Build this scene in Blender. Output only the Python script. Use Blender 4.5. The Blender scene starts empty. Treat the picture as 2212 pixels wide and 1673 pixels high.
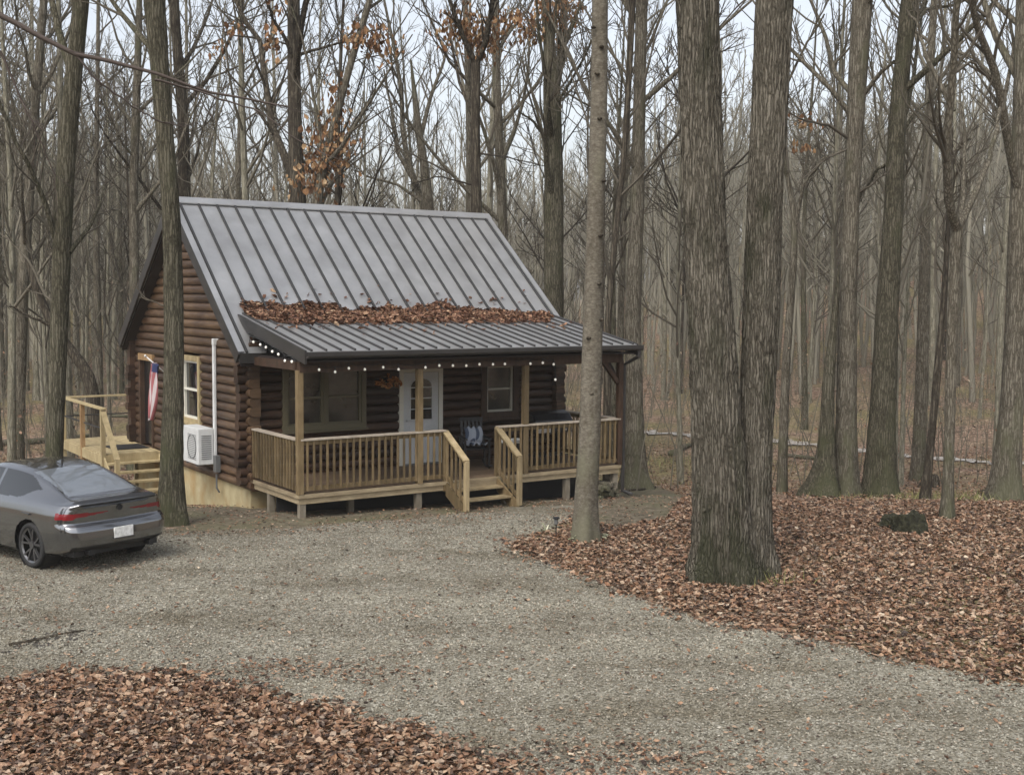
import bpy, math, random
import numpy as np
from mathutils import Vector, Matrix

# ------------------------------------------------------------------ camera
SC = bpy.context.scene
COL = SC.collection
F = 2571.0; PITCH = .0768; ROLL = .0081; CAMZ = 4.213
cam_d = bpy.data.cameras.new("camera"); cam = bpy.data.objects.new("camera", cam_d); COL.objects.link(cam)
cam_d.sensor_fit = 'HORIZONTAL'; cam_d.sensor_width = 36; cam_d.lens = F / 2212 * 36
cam_d.clip_start = .1; cam_d.clip_end = 3000
_f = Vector((0, math.cos(PITCH), -math.sin(PITCH))); _u = Vector((0, math.sin(PITCH), math.cos(PITCH))); _r = Vector((1, 0, 0))
_r2 = _r * math.cos(ROLL) + _u * math.sin(ROLL); _u2 = _u * math.cos(ROLL) - _r * math.sin(ROLL)
cam.matrix_world = Matrix(((_r2.x, _u2.x, -_f.x, 0), (_r2.y, _u2.y, -_f.y, 0), (_r2.z, _u2.z, -_f.z, CAMZ), (0, 0, 0, 1)))
SC.camera = cam

# ------------------------------------------------------------------ world, sun, exposure
EXPOSURE = 1.12
SUN_EL, SUN_AZ = 52, 205
w = bpy.data.worlds.new("World"); SC.world = w; w.use_nodes = True
nt = w.node_tree; bg = nt.nodes["Background"]
sky = nt.nodes.new("ShaderNodeTexSky"); sky.sky_type = 'NISHITA'; sky.sun_disc = False
sky.sun_elevation = math.radians(SUN_EL); sky.sun_rotation = math.radians(SUN_AZ)
sky.air_density = 1.0; sky.dust_density = 4.0; sky.ozone_density = 1.0
hs = nt.nodes.new("ShaderNodeHueSaturation"); hs.inputs['Saturation'].default_value = .38
nt.links.new(sky.outputs[0], hs.inputs['Color']); nt.links.new(hs.outputs[0], bg.inputs[0]); bg.inputs[1].default_value = .122
sun_d = bpy.data.lights.new("sun", 'SUN'); sun = bpy.data.objects.new("sun", sun_d); COL.objects.link(sun)
sun_d.energy = .82; sun_d.angle = math.radians(22); sun_d.color = (1, .96, .9)
_sd = Vector((math.sin(math.radians(SUN_AZ)) * math.cos(math.radians(SUN_EL)), math.cos(math.radians(SUN_AZ)) * math.cos(math.radians(SUN_EL)), math.sin(math.radians(SUN_EL))))
sun.rotation_euler = _sd.to_track_quat('Z', 'Y').to_euler()
vs = SC.view_settings; vs.view_transform = 'Standard'; vs.look = 'None'; vs.exposure = EXPOSURE; vs.gamma = 1; vs.use_curve_mapping = False
SC.cycles.max_bounces = 6; SC.cycles.diffuse_bounces = 3; SC.cycles.glossy_bounces = 3; SC.cycles.transparent_max_bounces = 4
random.seed(7); RNG = np.random.default_rng(11)

# ------------------------------------------------------------------ geometry of the place
TH = .6033; CX0, CY0, DZ = -3.9787, 22.1922, .45      # cabin: front left deck corner, deck level
CT, ST = math.cos(TH), math.sin(TH)
def ray(x, y):                                         # direction seen at a point of the 2212 px wide view
    dx, dy = x - 1106, y - 836.5
    cr, sr = math.cos(ROLL), math.sin(ROLL); a = dx * cr + dy * sr; b = -dx * sr + dy * cr
    cp, sp = math.cos(PITCH), math.sin(PITCH); zc = -b / F
    return np.array([a / F, cp + zc * sp, -sp + zc * cp])
def sst(a):
    a = np.clip(a, 0, 1); return a * a * (3 - 2 * a)
def g(X, Y):                                           # ground height
    X = np.asarray(X, float); Y = np.asarray(Y, float)
    L = 12 + 5 * sst((X + 5) / 7)
    z = -1.5 * sst((Y - 21.5) / L)
    r = np.hypot(X, Y); az = X / np.maximum(Y, 1)
    hh = 2.5 + 7 * sst((-az - .12) / .3) + 12 * sst((az - .01) / .22)
    z = z + hh * sst((r - 52) / 130)
    z = z + 2.5 * sst((8.5 - Y) / 7)
    n = .5 * np.sin(X * .9 + 1.3 * np.sin(Y * .41)) * np.sin(Y * .77 + .6) + .5 * np.sin(X * 2.3 + Y * 1.1) * np.sin(Y * 1.9 - X * .7)
    return z + .028 * n + .25 * sst((r - 32) / 30) * (np.sin(X * .31 + 2) * np.sin(Y * .23))
def hit(x, y):                                         # where the view ray meets the ground
    d = ray(x, y); p = np.array([0, 0, CAMZ]); t = CAMZ / -d[2] if d[2] < -.01 else 60
    t = max(2, t * .8); q = p + d * t
    for _ in range(400):
        q = p + d * t
        h = q[2] - float(g(q[0], q[1]))
        if h < .002: break
        t += max(h * .6, .004)
    return q
def atY(x, y, Y):
    d = ray(x, y); t = Y / d[1]; return Vector((d[0] * t, Y, CAMZ + d[2] * t))
def c2w(u, v, z): return (CX0 + u * CT - v * ST, CY0 + u * ST + v * CT, z + DZ)
def w2c(X, Y): a, b = X - CX0, Y - CY0; return a * CT + b * ST, -a * ST + b * CT

# ------------------------------------------------------------------ materials
def mat(name, col=(.5, .5, .5), rough=.7, metal=0., spec=.5, emit=None, est=0):
    m = bpy.data.materials.new(name); m.use_nodes = True; b = m.node_tree.nodes["Principled BSDF"]
    b.inputs['Base Color'].default_value = (*col, 1); b.inputs['Roughness'].default_value = rough
    b.inputs['Metallic'].default_value = metal; b.inputs['Specular IOR Level'].default_value = spec
    if emit: b.inputs['Emission Color'].default_value = (*emit, 1); b.inputs['Emission Strength'].default_value = est
    return m
def ramp(nt, stops):
    r = nt.nodes.new("ShaderNodeValToRGB"); e = r.color_ramp.elements
    while len(e) < len(stops): e.new(.5)
    for i, (p, c) in enumerate(stops): e[i].position = p; e[i].color = (*c, 1)
    return r
def noise_mat(name, stops, scale=(1, 1, 1), ns=4., detail=6, rough=.8, bump=.3, bdist=.02, tex='noise', coord='Object', spec=.3, grime=None, metal=0., vary=0.):
    m = mat(name, rough=rough, spec=spec, metal=metal); nt = m.node_tree; b = nt.nodes["Principled BSDF"]
    tc = nt.nodes.new("ShaderNodeTexCoord"); mp = nt.nodes.new("ShaderNodeMapping"); mp.inputs['Scale'].default_value = scale
    nt.links.new(tc.outputs[coord], mp.inputs[0])
    n = nt.nodes.new("ShaderNodeTexNoise"); n.inputs['Scale'].default_value = ns; n.inputs['Detail'].default_value = detail; n.inputs['Roughness'].default_value = .62
    nt.links.new(mp.outputs[0], n.inputs['Vector']); r = ramp(nt, stops); nt.links.new(n.outputs['Fac'], r.inputs[0])
    out = r.outputs[0]
    if grime:                                         # broad patches of another colour
        gc, gs, ga = grime
        n2 = nt.nodes.new("ShaderNodeTexNoise"); n2.inputs['Scale'].default_value = gs; n2.inputs['Detail'].default_value = 4
        nt.links.new(tc.outputs[coord], n2.inputs['Vector'])
        mr = nt.nodes.new("ShaderNodeMapRange"); mr.inputs[1].default_value = .45; mr.inputs[2].default_value = .7; mr.inputs[4].default_value = ga
        nt.links.new(n2.outputs['Fac'], mr.inputs[0])
        mx = nt.nodes.new("ShaderNodeMix"); mx.data_type = 'RGBA'; nt.links.new(mr.outputs[0], mx.inputs[0]); nt.links.new(out, mx.inputs[6]); mx.inputs[7].default_value = (*gc, 1)
        out = mx.outputs[2]
    if vary:
        ge = nt.nodes.new("ShaderNodeNewGeometry"); oi = nt.nodes.new("ShaderNodeObjectInfo"); ad = nt.nodes.new("ShaderNodeMath"); ad.operation = 'ADD'
        nt.links.new(ge.outputs['Random Per Island'], ad.inputs[0]); nt.links.new(oi.outputs['Random'], ad.inputs[1]); fr = nt.nodes.new("ShaderNodeMath"); fr.operation = 'FRACT'; nt.links.new(ad.outputs[0], fr.inputs[0])
        v_ = nt.nodes.new("ShaderNodeMapRange"); v_.inputs[3].default_value = 1 - vary; v_.inputs[4].default_value = 1 + vary; nt.links.new(fr.outputs[0], v_.inputs[0])
        sc_ = nt.nodes.new("ShaderNodeVectorMath"); sc_.operation = 'SCALE'; nt.links.new(out, sc_.inputs[0]); nt.links.new(v_.outputs[0], sc_.inputs['Scale']); out = sc_.outputs[0]
    nt.links.new(out, b.inputs['Base Color'])
    if bump:
        bp = nt.nodes.new("ShaderNodeBump"); bp.inputs['Strength'].default_value = bump; bp.inputs['Distance'].default_value = bdist
        nt.links.new(n.outputs['Fac'], bp.inputs['Height']); nt.links.new(bp.outputs[0], b.inputs['Normal'])
    return m
def island_mat(name, stops, rough=.7, broad=0., spec=.3):   # a colour for every loose piece
    m = mat(name, rough=rough, spec=spec); nt = m.node_tree; b = nt.nodes["Principled BSDF"]
    ge = nt.nodes.new("ShaderNodeNewGeometry"); r = ramp(nt, stops); nt.links.new(ge.outputs['Random Per Island'], r.inputs[0])
    n = nt.nodes.new("ShaderNodeTexNoise"); n.inputs['Scale'].default_value = 30; n.inputs['Detail'].default_value = 3
    tc = nt.nodes.new("ShaderNodeTexCoord"); nt.links.new(tc.outputs['Object'], n.inputs['Vector'])
    mr = nt.nodes.new("ShaderNodeMapRange"); mr.inputs[1].default_value = .3; mr.inputs[2].default_value = .7; mr.inputs[3].default_value = .72; mr.inputs[4].default_value = 1.25
    nt.links.new(n.outputs['Fac'], mr.inputs[0])
    mx = nt.nodes.new("ShaderNodeVectorMath"); mx.operation = 'SCALE'; nt.links.new(r.outputs[0], mx.inputs[0]); nt.links.new(mr.outputs[0], mx.inputs['Scale'])
    o_ = mx.outputs[0]
    if broad:
        o_ = broad_tone(nt, tc, o_, broad)
    nt.links.new(o_, b.inputs['Base Color'])
    return m
def broad_tone(nt, tc, col, amt):                     # wheel tracks and damp patches of the drive
    mp = nt.nodes.new("ShaderNodeMapping"); mp.inputs['Rotation'].default_value = (0, 0, .42); mp.inputs['Scale'].default_value = (.1, .62, 1); nt.links.new(tc.outputs['Object'], mp.inputs[0])
    a = nt.nodes.new("ShaderNodeTexNoise"); a.inputs['Scale'].default_value = 1.6; a.inputs['Detail'].default_value = 3; nt.links.new(mp.outputs[0], a.inputs['Vector'])
    c = nt.nodes.new("ShaderNodeTexNoise"); c.inputs['Scale'].default_value = .8; c.inputs['Detail'].default_value = 6; c.inputs['Roughness'].default_value = .7; nt.links.new(tc.outputs['Object'], c.inputs['Vector'])
    ad = nt.nodes.new("ShaderNodeMath"); ad.operation = 'ADD'; nt.links.new(a.outputs['Fac'], ad.inputs[0]); nt.links.new(c.outputs['Fac'], ad.inputs[1])
    r = ramp(nt, [(.0, (1 - amt, 1 - amt * 1.12, 1 - amt * 1.3)), (.5, (1, 1, 1)), (1, (1 + amt * .45, 1 + amt * .45, 1 + amt * .4))])
    mr = nt.nodes.new("ShaderNodeMapRange"); mr.inputs[1].default_value = .72; mr.inputs[2].default_value = 1.28; nt.links.new(ad.outputs[0], mr.inputs[0]); nt.links.new(mr.outputs[0], r.inputs[0])
    mu = nt.nodes.new("ShaderNodeVectorMath"); mu.operation = 'MULTIPLY'; nt.links.new(col, mu.inputs[0]); nt.links.new(r.outputs[0], mu.inputs[1]); return mu.outputs[0]
def bark(name, dark, mid, light, zs=.35, ns=16, moss=None, bd=.03, plates=.42):
    m = mat(name, rough=.95, spec=.08); nt = m.node_tree; b = nt.nodes["Principled BSDF"]
    tc = nt.nodes.new("ShaderNodeTexCoord"); mp = nt.nodes.new("ShaderNodeMapping"); mp.inputs['Scale'].default_value = (1, 1, zs / 3)
    nt.links.new(tc.outputs['Object'], mp.inputs[0])
    wn = nt.nodes.new("ShaderNodeTexNoise"); wn.inputs['Scale'].default_value = 3.5; wn.inputs['Detail'].default_value = 4; nt.links.new(tc.outputs['Object'], wn.inputs['Vector'])
    wv = nt.nodes.new("ShaderNodeVectorMath"); wv.operation = 'MULTIPLY_ADD'; wv.inputs[1].default_value = (.09, .09, .09); nt.links.new(wn.outputs['Color'], wv.inputs[0]); nt.links.new(mp.outputs[0], wv.inputs[2]); mp.inputs['Scale'].default_value = (1, 1, zs / 7 if zs < 1 else zs)
    v = nt.nodes.new("ShaderNodeTexVoronoi"); v.feature = 'DISTANCE_TO_EDGE'; v.inputs['Scale'].default_value = ns; nt.links.new(wv.outputs[0], v.inputs['Vector'])
    ve = nt.nodes.new("ShaderNodeMapRange"); ve.inputs[1].default_value = 0; ve.inputs[2].default_value = .28; nt.links.new(v.outputs['Distance'], ve.inputs[0])
    n = nt.nodes.new("ShaderNodeTexNoise"); n.inputs['Scale'].default_value = ns * 1.6; n.inputs['Detail'].default_value = 7; n.inputs['Roughness'].default_value = .72
    mp2 = nt.nodes.new("ShaderNodeMapping"); mp2.inputs['Scale'].default_value = (1, 1, min(1, zs)); nt.links.new(tc.outputs['Object'], mp2.inputs[0]); nt.links.new(mp2.outputs[0], n.inputs['Vector'])
    n2 = nt.nodes.new("ShaderNodeTexNoise"); n2.inputs['Scale'].default_value = 1.3; n2.inputs['Detail'].default_value = 5; nt.links.new(tc.outputs['Object'], n2.inputs['Vector'])
    a1 = nt.nodes.new("ShaderNodeMath"); a1.operation = 'MULTIPLY'; a1.inputs[1].default_value = plates; nt.links.new(ve.outputs[0], a1.inputs[0])
    a2 = nt.nodes.new("ShaderNodeMath"); a2.operation = 'MULTIPLY_ADD'; a2.inputs[1].default_value = 1.0 - plates * .55; nt.links.new(n.outputs['Fac'], a2.inputs[0]); nt.links.new(a1.outputs[0], a2.inputs[2])
    a3 = nt.nodes.new("ShaderNodeMath"); a3.operation = 'MULTIPLY_ADD'; a3.inputs[1].default_value = .4; nt.links.new(n2.outputs['Fac'], a3.inputs[0]); nt.links.new(a2.outputs[0], a3.inputs[2])
    c0 = .2 + .5 * (1 - plates * .55) 
    r = ramp(nt, [(.0, dark), (.5, mid), (1, light)]); mm = nt.nodes.new("ShaderNodeMapRange"); mm.inputs[1].default_value = c0 - .12; mm.inputs[2].default_value = c0 + plates + .14
    nt.links.new(a3.outputs[0], mm.inputs[0]); nt.links.new(mm.outputs[0], r.inputs[0]); out = r.outputs[0]
    if moss:
        n3 = nt.nodes.new("ShaderNodeTexNoise"); n3.inputs['Scale'].default_value = 2.2; n3.inputs['Detail'].default_value = 6
        mp3 = nt.nodes.new("ShaderNodeMapping"); mp3.inputs['Scale'].default_value = (1, 1, .35); mp3.inputs['Location'].default_value = (3, 1, 7)
        nt.links.new(tc.outputs['Object'], mp3.inputs[0]); nt.links.new(mp3.outputs[0], n3.inputs['Vector'])
        sx = nt.nodes.new("ShaderNodeSeparateXYZ"); nt.links.new(tc.outputs['Object'], sx.inputs[0])
        z = nt.nodes.new("ShaderNodeMapRange"); z.inputs[1].default_value = 0; z.inputs[2].default_value = .9; z.inputs[3].default_value = .25; z.inputs[4].default_value = 0
        nt.links.new(sx.outputs[2], z.inputs[0])
        a = nt.nodes.new("ShaderNodeMath"); a.operation = 'ADD'; nt.links.new(n3.outputs['Fac'], a.inputs[0]); nt.links.new(z.outputs[0], a.inputs[1])
        mr = nt.nodes.new("ShaderNodeMapRange"); mr.inputs[1].default_value = .56; mr.inputs[2].default_value = .74; mr.inputs[4].default_value = .75
        nt.links.new(a.outputs[0], mr.inputs[0])
        mx = nt.nodes.new("ShaderNodeMix"); mx.data_type = 'RGBA'; nt.links.new(mr.outputs[0], mx.inputs[0]); nt.links.new(out, mx.inputs[6]); mx.inputs[7].default_value = (*moss, 1); out = mx.outputs[2]
    nt.links.new(out, b.inputs['Base Color'])
    bp = nt.nodes.new("ShaderNodeBump"); bp.inputs['Strength'].default_value = .9; bp.inputs['Distance'].default_value = bd
    nt.links.new(a2.outputs[0], bp.inputs['Height']); nt.links.new(bp.outputs[0], b.inputs['Normal'])
    return m

M = {}
M['bark_big'] = bark('bark_big', (.026, .022, .016), (.14, .125, .097), (.262, .238, .193), zs=.4, ns=24, moss=(.03, .034, .017), bd=.08)
M['bark_smooth'] = bark('bark_smooth', (.075, .064, .048), (.125, .111, .087), (.19, .17, .136), zs=2.2, ns=9, plates=.12, moss=(.13, .125, .085), bd=.008)
M['bark_dark'] = bark('bark_dark', (.02, .017, .013), (.055, .046, .035), (.12, .105, .08), zs=.5, ns=14, bd=.02)
M['bark_moss'] = bark('bark_moss', (.022, .02, .013), (.075, .068, .048), (.15, .137, .102), zs=.5, ns=22, moss=(.06, .062, .034), bd=.025)
M['bark_mid'] = bark('bark_mid', (.035, .03, .022), (.11, .097, .074), (.21, .19, .15), zs=.6, ns=22, moss=(.09, .09, .055), bd=.02)
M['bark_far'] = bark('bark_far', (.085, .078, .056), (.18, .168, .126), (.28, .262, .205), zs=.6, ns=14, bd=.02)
M['twig'] = mat('twig', (.088, .077, .06), .9, spec=.1)
M['twig_dark'] = mat('twig_dark', (.04, .034, .027), .9, spec=.1)
M['twig_mid'] = mat('twig_mid', (.135, .122, .095), .95, spec=.05)
M['twig_far'] = mat('twig_far', (.225, .21, .166), .95, spec=.05)  # far woods: pale haze put into the twig colour
M['oak_leaf'] = island_mat('oak_leaf', [(0, (.07, .035, .017)), (.4, (.17, .082, .035)), (.75, (.25, .14, .063)), (1, (.33, .23, .13))], .7)
LEAF = [(0, (.03, .019, .013)), (.2, (.08, .045, .028)), (.4, (.165, .088, .05)), (.58, (.25, .145, .085)), (.74, (.34, .24, .16)), (.85, (.19, .15, .115)), (.93, (.21, .1, .05)), (1, (.46, .38, .28))]
M['leaf'] = island_mat('leaf', LEAF, .55, spec=.35)
M['leaf_roof'] = island_mat('leaf_roof', [(0, (.05, .025, .017)), (.3, (.13, .062, .038)), (.6, (.22, .115, .07)), (.9, (.3, .18, .11)), (1, (.4, .28, .18))], .7)
M['stone'] = island_mat('stone', [(0, (.095, .087, .067)), (.25, (.18, .167, .132)), (.6, (.25, .235, .19)), (.85, (.315, .3, .25)), (.94, (.2, .15, .1)), (1, (.42, .39, .33))], .85, broad=.3)
M['metal_roof'] = noise_mat('metal_roof', [(.3, (.33, .33, .33)), (.7, (.43, .43, .425))], (1, 1, 1), 1.2, 6, .3, .04, .01, spec=.8, metal=.5, grime=((.24, .237, .23), 1.4, .5))
M['metal_rib'] = mat('metal_rib', (.035, .034, .034), .5, spec=.4)  # seams of the panel metal; dark reflections put into the colour
M['metal_dark'] = noise_mat('metal_dark', [(.3, (.018, .017, .016)), (.7, (.035, .032, .03))], (1, 1, 1), 3, 4, .45, 0, spec=.5)
M['log'] = noise_mat('log', [(.25, (.013, .0065, .004)), (.5, (.036, .0175, .0095)), (.75, (.075, .042, .023))], (.35, .35, 2.2), 9, 7, .5, .35, .012, grime=((.06, .036, .022), .8, .6), spec=.4, vary=0.4)  # porch shade is painted into this darker log colour
M['log_side'] = noise_mat('log_side', [(.25, (.018, .0095, .006)), (.5, (.05, .0275, .0155)), (.75, (.105, .066, .039))], (.35, .35, 2.2), 9, 7, .5, .35, .012, grime=((.13, .08, .04), .55, .5), spec=.4, vary=0.38)  # lighter copy for side walls: weathered, and without the painted porch shade
M['log_end'] = noise_mat('log_end', [(.3, (.03, .014, .008)), (.7, (.12, .06, .03))], (1, 1, 1), 14, 5, .8, .3, .01)
M['trim'] = noise_mat('trim', [(.3, (.19, .11, .05)), (.7, (.33, .22, .11))], (1, 1, .3), 10, 5, .6, .15, .005)
M['trim_dark'] = noise_mat('trim_dark', [(.3, (.03, .017, .01)), (.7, (.07, .04, .025))], (1, 1, .3), 10, 5, .6, .15, .005)
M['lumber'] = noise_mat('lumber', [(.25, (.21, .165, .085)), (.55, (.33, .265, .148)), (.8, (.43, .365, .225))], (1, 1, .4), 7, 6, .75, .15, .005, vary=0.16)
M['stair_wood'] = noise_mat('stair_wood', [(.25, (.19, .14, .075)), (.55, (.3, .235, .135)), (.8, (.4, .33, .21))], (1, 1, .4), 7, 6, .75, .15, .005, vary=0.2)
M['treated'] = noise_mat('treated', [(.25, (.08, .056, .027)), (.5, (.14, .1, .05)), (.8, (.21, .155, .087))], (1, 1, .35), 8, 6, .75, .2, .006, vary=0.28)
M['rail_top'] = noise_mat('rail_top', [(.25, (.27, .225, .17)), (.75, (.44, .38, .31))], (1, 1, 1), 6, 6, .7, .15, .006)
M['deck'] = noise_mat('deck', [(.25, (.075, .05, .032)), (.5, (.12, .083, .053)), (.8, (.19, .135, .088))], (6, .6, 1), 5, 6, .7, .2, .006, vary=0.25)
M['rim_joist'] = noise_mat('rim_joist', [(.25, (.17, .13, .08)), (.5, (.27, .215, .135)), (.8, (.38, .31, .2))], (.5, .5, 2), 7, 6, .75, .2, .006, vary=0.2)
M['post_base'] = noise_mat('post_base', [(.3, (.13, .11, .08)), (.7, (.23, .2, .155))], (1, 1, .4), 7, 5, .8, .2, .006, vary=0.2)
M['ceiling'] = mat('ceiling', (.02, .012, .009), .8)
M['foundation'] = noise_mat('foundation', [(.3, (.33, .27, .15)), (.6, (.43, .365, .22)), (.8, (.5, .45, .32))], (1, 1, 1), 2.5, 7, .9, .3, .01, grime=((.33, .2, .07), 1.6, .8))
M['white_door'] = mat('white_door', (.52, .53, .53), .45)
M['glass_dark'] = mat('glass_dark', (.012, .014, .015), .06, spec=.9)
M['glass_dim'] = noise_mat('glass_dim', [(.35, (.02, .018, .014)), (.65, (.06, .055, .045))], (1, 1, 1), 2, 3, .12, 0, spec=.8)
M['sash'] = mat('sash', (.42, .4, .34), .6)
M['sash_light'] = mat('sash_light', (.62, .6, .52), .6)
M['olive'] = mat('olive', (.11, .095, .055), .6)
M['white_metal'] = noise_mat('white_metal', [(.3, (.55, .56, .55)), (.7, (.7, .71, .7))], (1, 1, 1), 2, 5, .45, 0)
M['grey_metal'] = mat('grey_metal', (.12, .125, .125), .5, spec=.5)
M['black'] = mat('black', (.012, .012, .013), .5)
M['black_gloss'] = mat('black_gloss', (.01, .01, .011), .22, spec=.6)
M['silver'] = mat('silver', (.5, .5, .5), .35, metal=.7)
M['bulb'] = mat('bulb', (.8, .78, .72), .3, emit=(1, .93, .8), est=.15)
M['wire'] = mat('wire', (.02, .02, .02), .6)
M['cloth_white'] = mat('cloth_white', (.3, .33, .38), .9)
M['cloth_blue'] = mat('cloth_blue', (.06, .08, .12), .9)
M['flag_red'] = mat('flag_red', (.27, .085, .09), .85)
M['flag_white'] = mat('flag_white', (.42, .37, .37), .85)
M['flag_blue'] = mat('flag_blue', (.03, .04, .11), .85)
M['orange'] = island_mat('orange', [(0, (.2, .07, .02)), (.5, (.5, .2, .06)), (1, (.65, .38, .18))], .7)
M['moss'] = noise_mat('moss', [(.3, (.008, .008, .005)), (.55, (.025, .025, .013)), (.8, (.065, .06, .034))], (1, 1, 1), 12, 6, .95, .8, .05)
M['grass'] = island_mat('grass', [(0, (.09, .1, .035)), (.5, (.18, .19, .07)), (1, (.33, .3, .13))], .8)
M['hosta'] = island_mat('hosta', [(0, (.12, .13, .07)), (.5, (.28, .29, .18)), (1, (.5, .48, .36))], .7)

# ------------------------------------------------------------------ mesh helpers
class MB:
    def __init__(s): s.v = []; s.f = []; s.mi = []
    def add(s, vs, fs, mi=0):
        o = len(s.v); s.v += [tuple(p) for p in vs]; s.f += [tuple(i + o for i in f) for f in fs]; s.mi += [mi] * len(fs)
    def box(s, a, b, mi=0):
        x0, y0, z0 = a; x1, y1, z1 = b
        s.add([(x0, y0, z0), (x1, y0, z0), (x1, y1, z0), (x0, y1, z0), (x0, y0, z1), (x1, y0, z1), (x1, y1, z1), (x0, y1, z1)],
              [(0, 3, 2, 1), (4, 5, 6, 7), (0, 1, 5, 4), (1, 2, 6, 5), (2, 3, 7, 6), (3, 0, 4, 7)], mi)
    def beam(s, p, q, w, h, up=(0, 0, 1), mi=0):       # bar of width w and height h (along up) from p to q
        p, q = Vector(p), Vector(q); d = (q - p).normalized(); sd = d.cross(Vector(up)).normalized(); u = sd.cross(d)
        a, b = sd * w / 2, u * h / 2
        vs = [p - a - b, p + a - b, p + a + b, p - a + b, q - a - b, q + a - b, q + a + b, q - a + b]
        s.add(vs, [(0, 1, 2, 3), (7, 6, 5, 4), (0, 4, 5, 1), (1, 5, 6, 2), (2, 6, 7, 3), (3, 7, 4, 0)], mi)
    def tube(s, pts, rad, n=8, cap=True, mi=0):
        pts = [Vector(p) for p in pts]
        if not hasattr(rad, '__len__'): rad = [rad] * len(pts)
        vs = []; fs = []; prev = None
        for i, p in enumerate(pts):
            d = (pts[min(i + 1, len(pts) - 1)] - pts[max(i - 1, 0)]).normalized()
            if prev is None: a = d.cross(Vector((.3, .9, .1))).normalized() if abs(d.z) < .95 else d.cross(Vector((0, 1, 0))).normalized()
            else: a = (prev - d * prev.dot(d)).normalized()
            prev = a; b = d.cross(a)
            for k in range(n):
                t = 2 * math.pi * k / n; vs.append(p + (a * math.cos(t) + b * math.sin(t)) * rad[i])
        for i in range(len(pts) - 1):
            for k in range(n):
                k2 = (k + 1) % n; fs.append((i * n + k, i * n + k2, (i + 1) * n + k2, (i + 1) * n + k))
        if cap: fs.append(tuple(range(n - 1, -1, -1))); fs.append(tuple((len(pts) - 1) * n + k for k in range(n)))
        s.add(vs, fs, mi)
    def ball(s, c, r, n=8, m=5, sz=1., mi=0):
        vs = [(c[0], c[1], c[2] - r * sz)]; fs = []
        for i in range(1, m):
            ph = math.pi * i / m
            for k in range(n):
                t = 2 * math.pi * k / n; vs.append((c[0] + r * math.sin(ph) * math.cos(t), c[1] + r * math.sin(ph) * math.sin(t), c[2] - r * sz * math.cos(ph)))
        vs.append((c[0], c[1], c[2] + r * sz)); L = len(vs) - 1
        for k in range(n):
            k2 = (k + 1) % n; fs.append((0, 1 + k2, 1 + k)); fs.append((L, L - n + k, L - n + k2))
            for i in range(m - 2): fs.append((1 + i * n + k, 1 + i * n + k2, 1 + (i + 1) * n + k2, 1 + (i + 1) * n + k))
        s.add(vs, fs, mi)
    def prism(s, poly, a, b, axis, mi=0):              # polygon of 2-D points pushed along an axis from a to b
        def P(p, t): return {'x': (t, p[0], p[1]), 'y': (p[0], t, p[1]), 'z': (p[0], p[1], t)}[axis]
        n = len(poly); s.add([P(p, a) for p in poly] + [P(p, b) for p in poly], [tuple(range(n)), tuple(range(2 * n - 1, n - 1, -1))] + [(i, i + n, (i + 1) % n + n, (i + 1) % n) for i in range(n)], mi)
    def build(s, name, mats, parent=None, smooth=False, loc=None, bevel=0):
        me = bpy.data.meshes.new(name); me.from_pydata(s.v, [], s.f)
        if not isinstance(mats, (list, tuple)): mats = [mats]
        for m in mats: me.materials.append(M[m] if isinstance(m, str) else m)
        if len(mats) > 1: me.polygons.foreach_set('material_index', s.mi)
        if smooth: me.polygons.foreach_set('use_smooth', [True] * len(me.polygons))
        me.update(); o = bpy.data.objects.new(name, me); COL.objects.link(o)
        if parent: o.parent = parent
        if loc: o.location = loc
        if bevel: b = o.modifiers.new('bevel', 'BEVEL'); b.width = bevel; b.segments = 2; b.limit_method = 'ANGLE'
        return o
def np_mesh(name, V, Fc, m, parent=None, smooth=False):  # V (n,3), Fc (k,3|4)
    me = bpy.data.meshes.new(name); n = len(V); k, c = Fc.shape
    me.vertices.add(n); me.vertices.foreach_set('co', np.ascontiguousarray(V, np.float32).ravel())
    me.loops.add(k * c); me.loops.foreach_set('vertex_index', np.ascontiguousarray(Fc, np.int32).ravel())
    me.polygons.add(k); me.polygons.foreach_set('loop_start', np.arange(0, k * c, c, dtype=np.int32))
    me.polygons.foreach_set('use_smooth', np.full(k, smooth))
    me.materials.append(M[m] if isinstance(m, str) else m); me.update(calc_edges=True)
    o = bpy.data.objects.new(name, me); COL.objects.link(o)
    if parent: o.parent = parent
    return o
def thing(name, loc, label, cat, group=None, rz=0):
    o = bpy.data.objects.new(name, None); COL.objects.link(o); o.location = loc; o.rotation_euler = (0, 0, rz); o.empty_display_size = .3
    return tag(o, label, cat, group)
def tag(o, label=None, cat=None, group=None, kind=None):
    if label: o['label'] = label
    if cat: o['category'] = cat
    if group: o['group'] = group
    if kind: o['kind'] = kind
    return o

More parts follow.
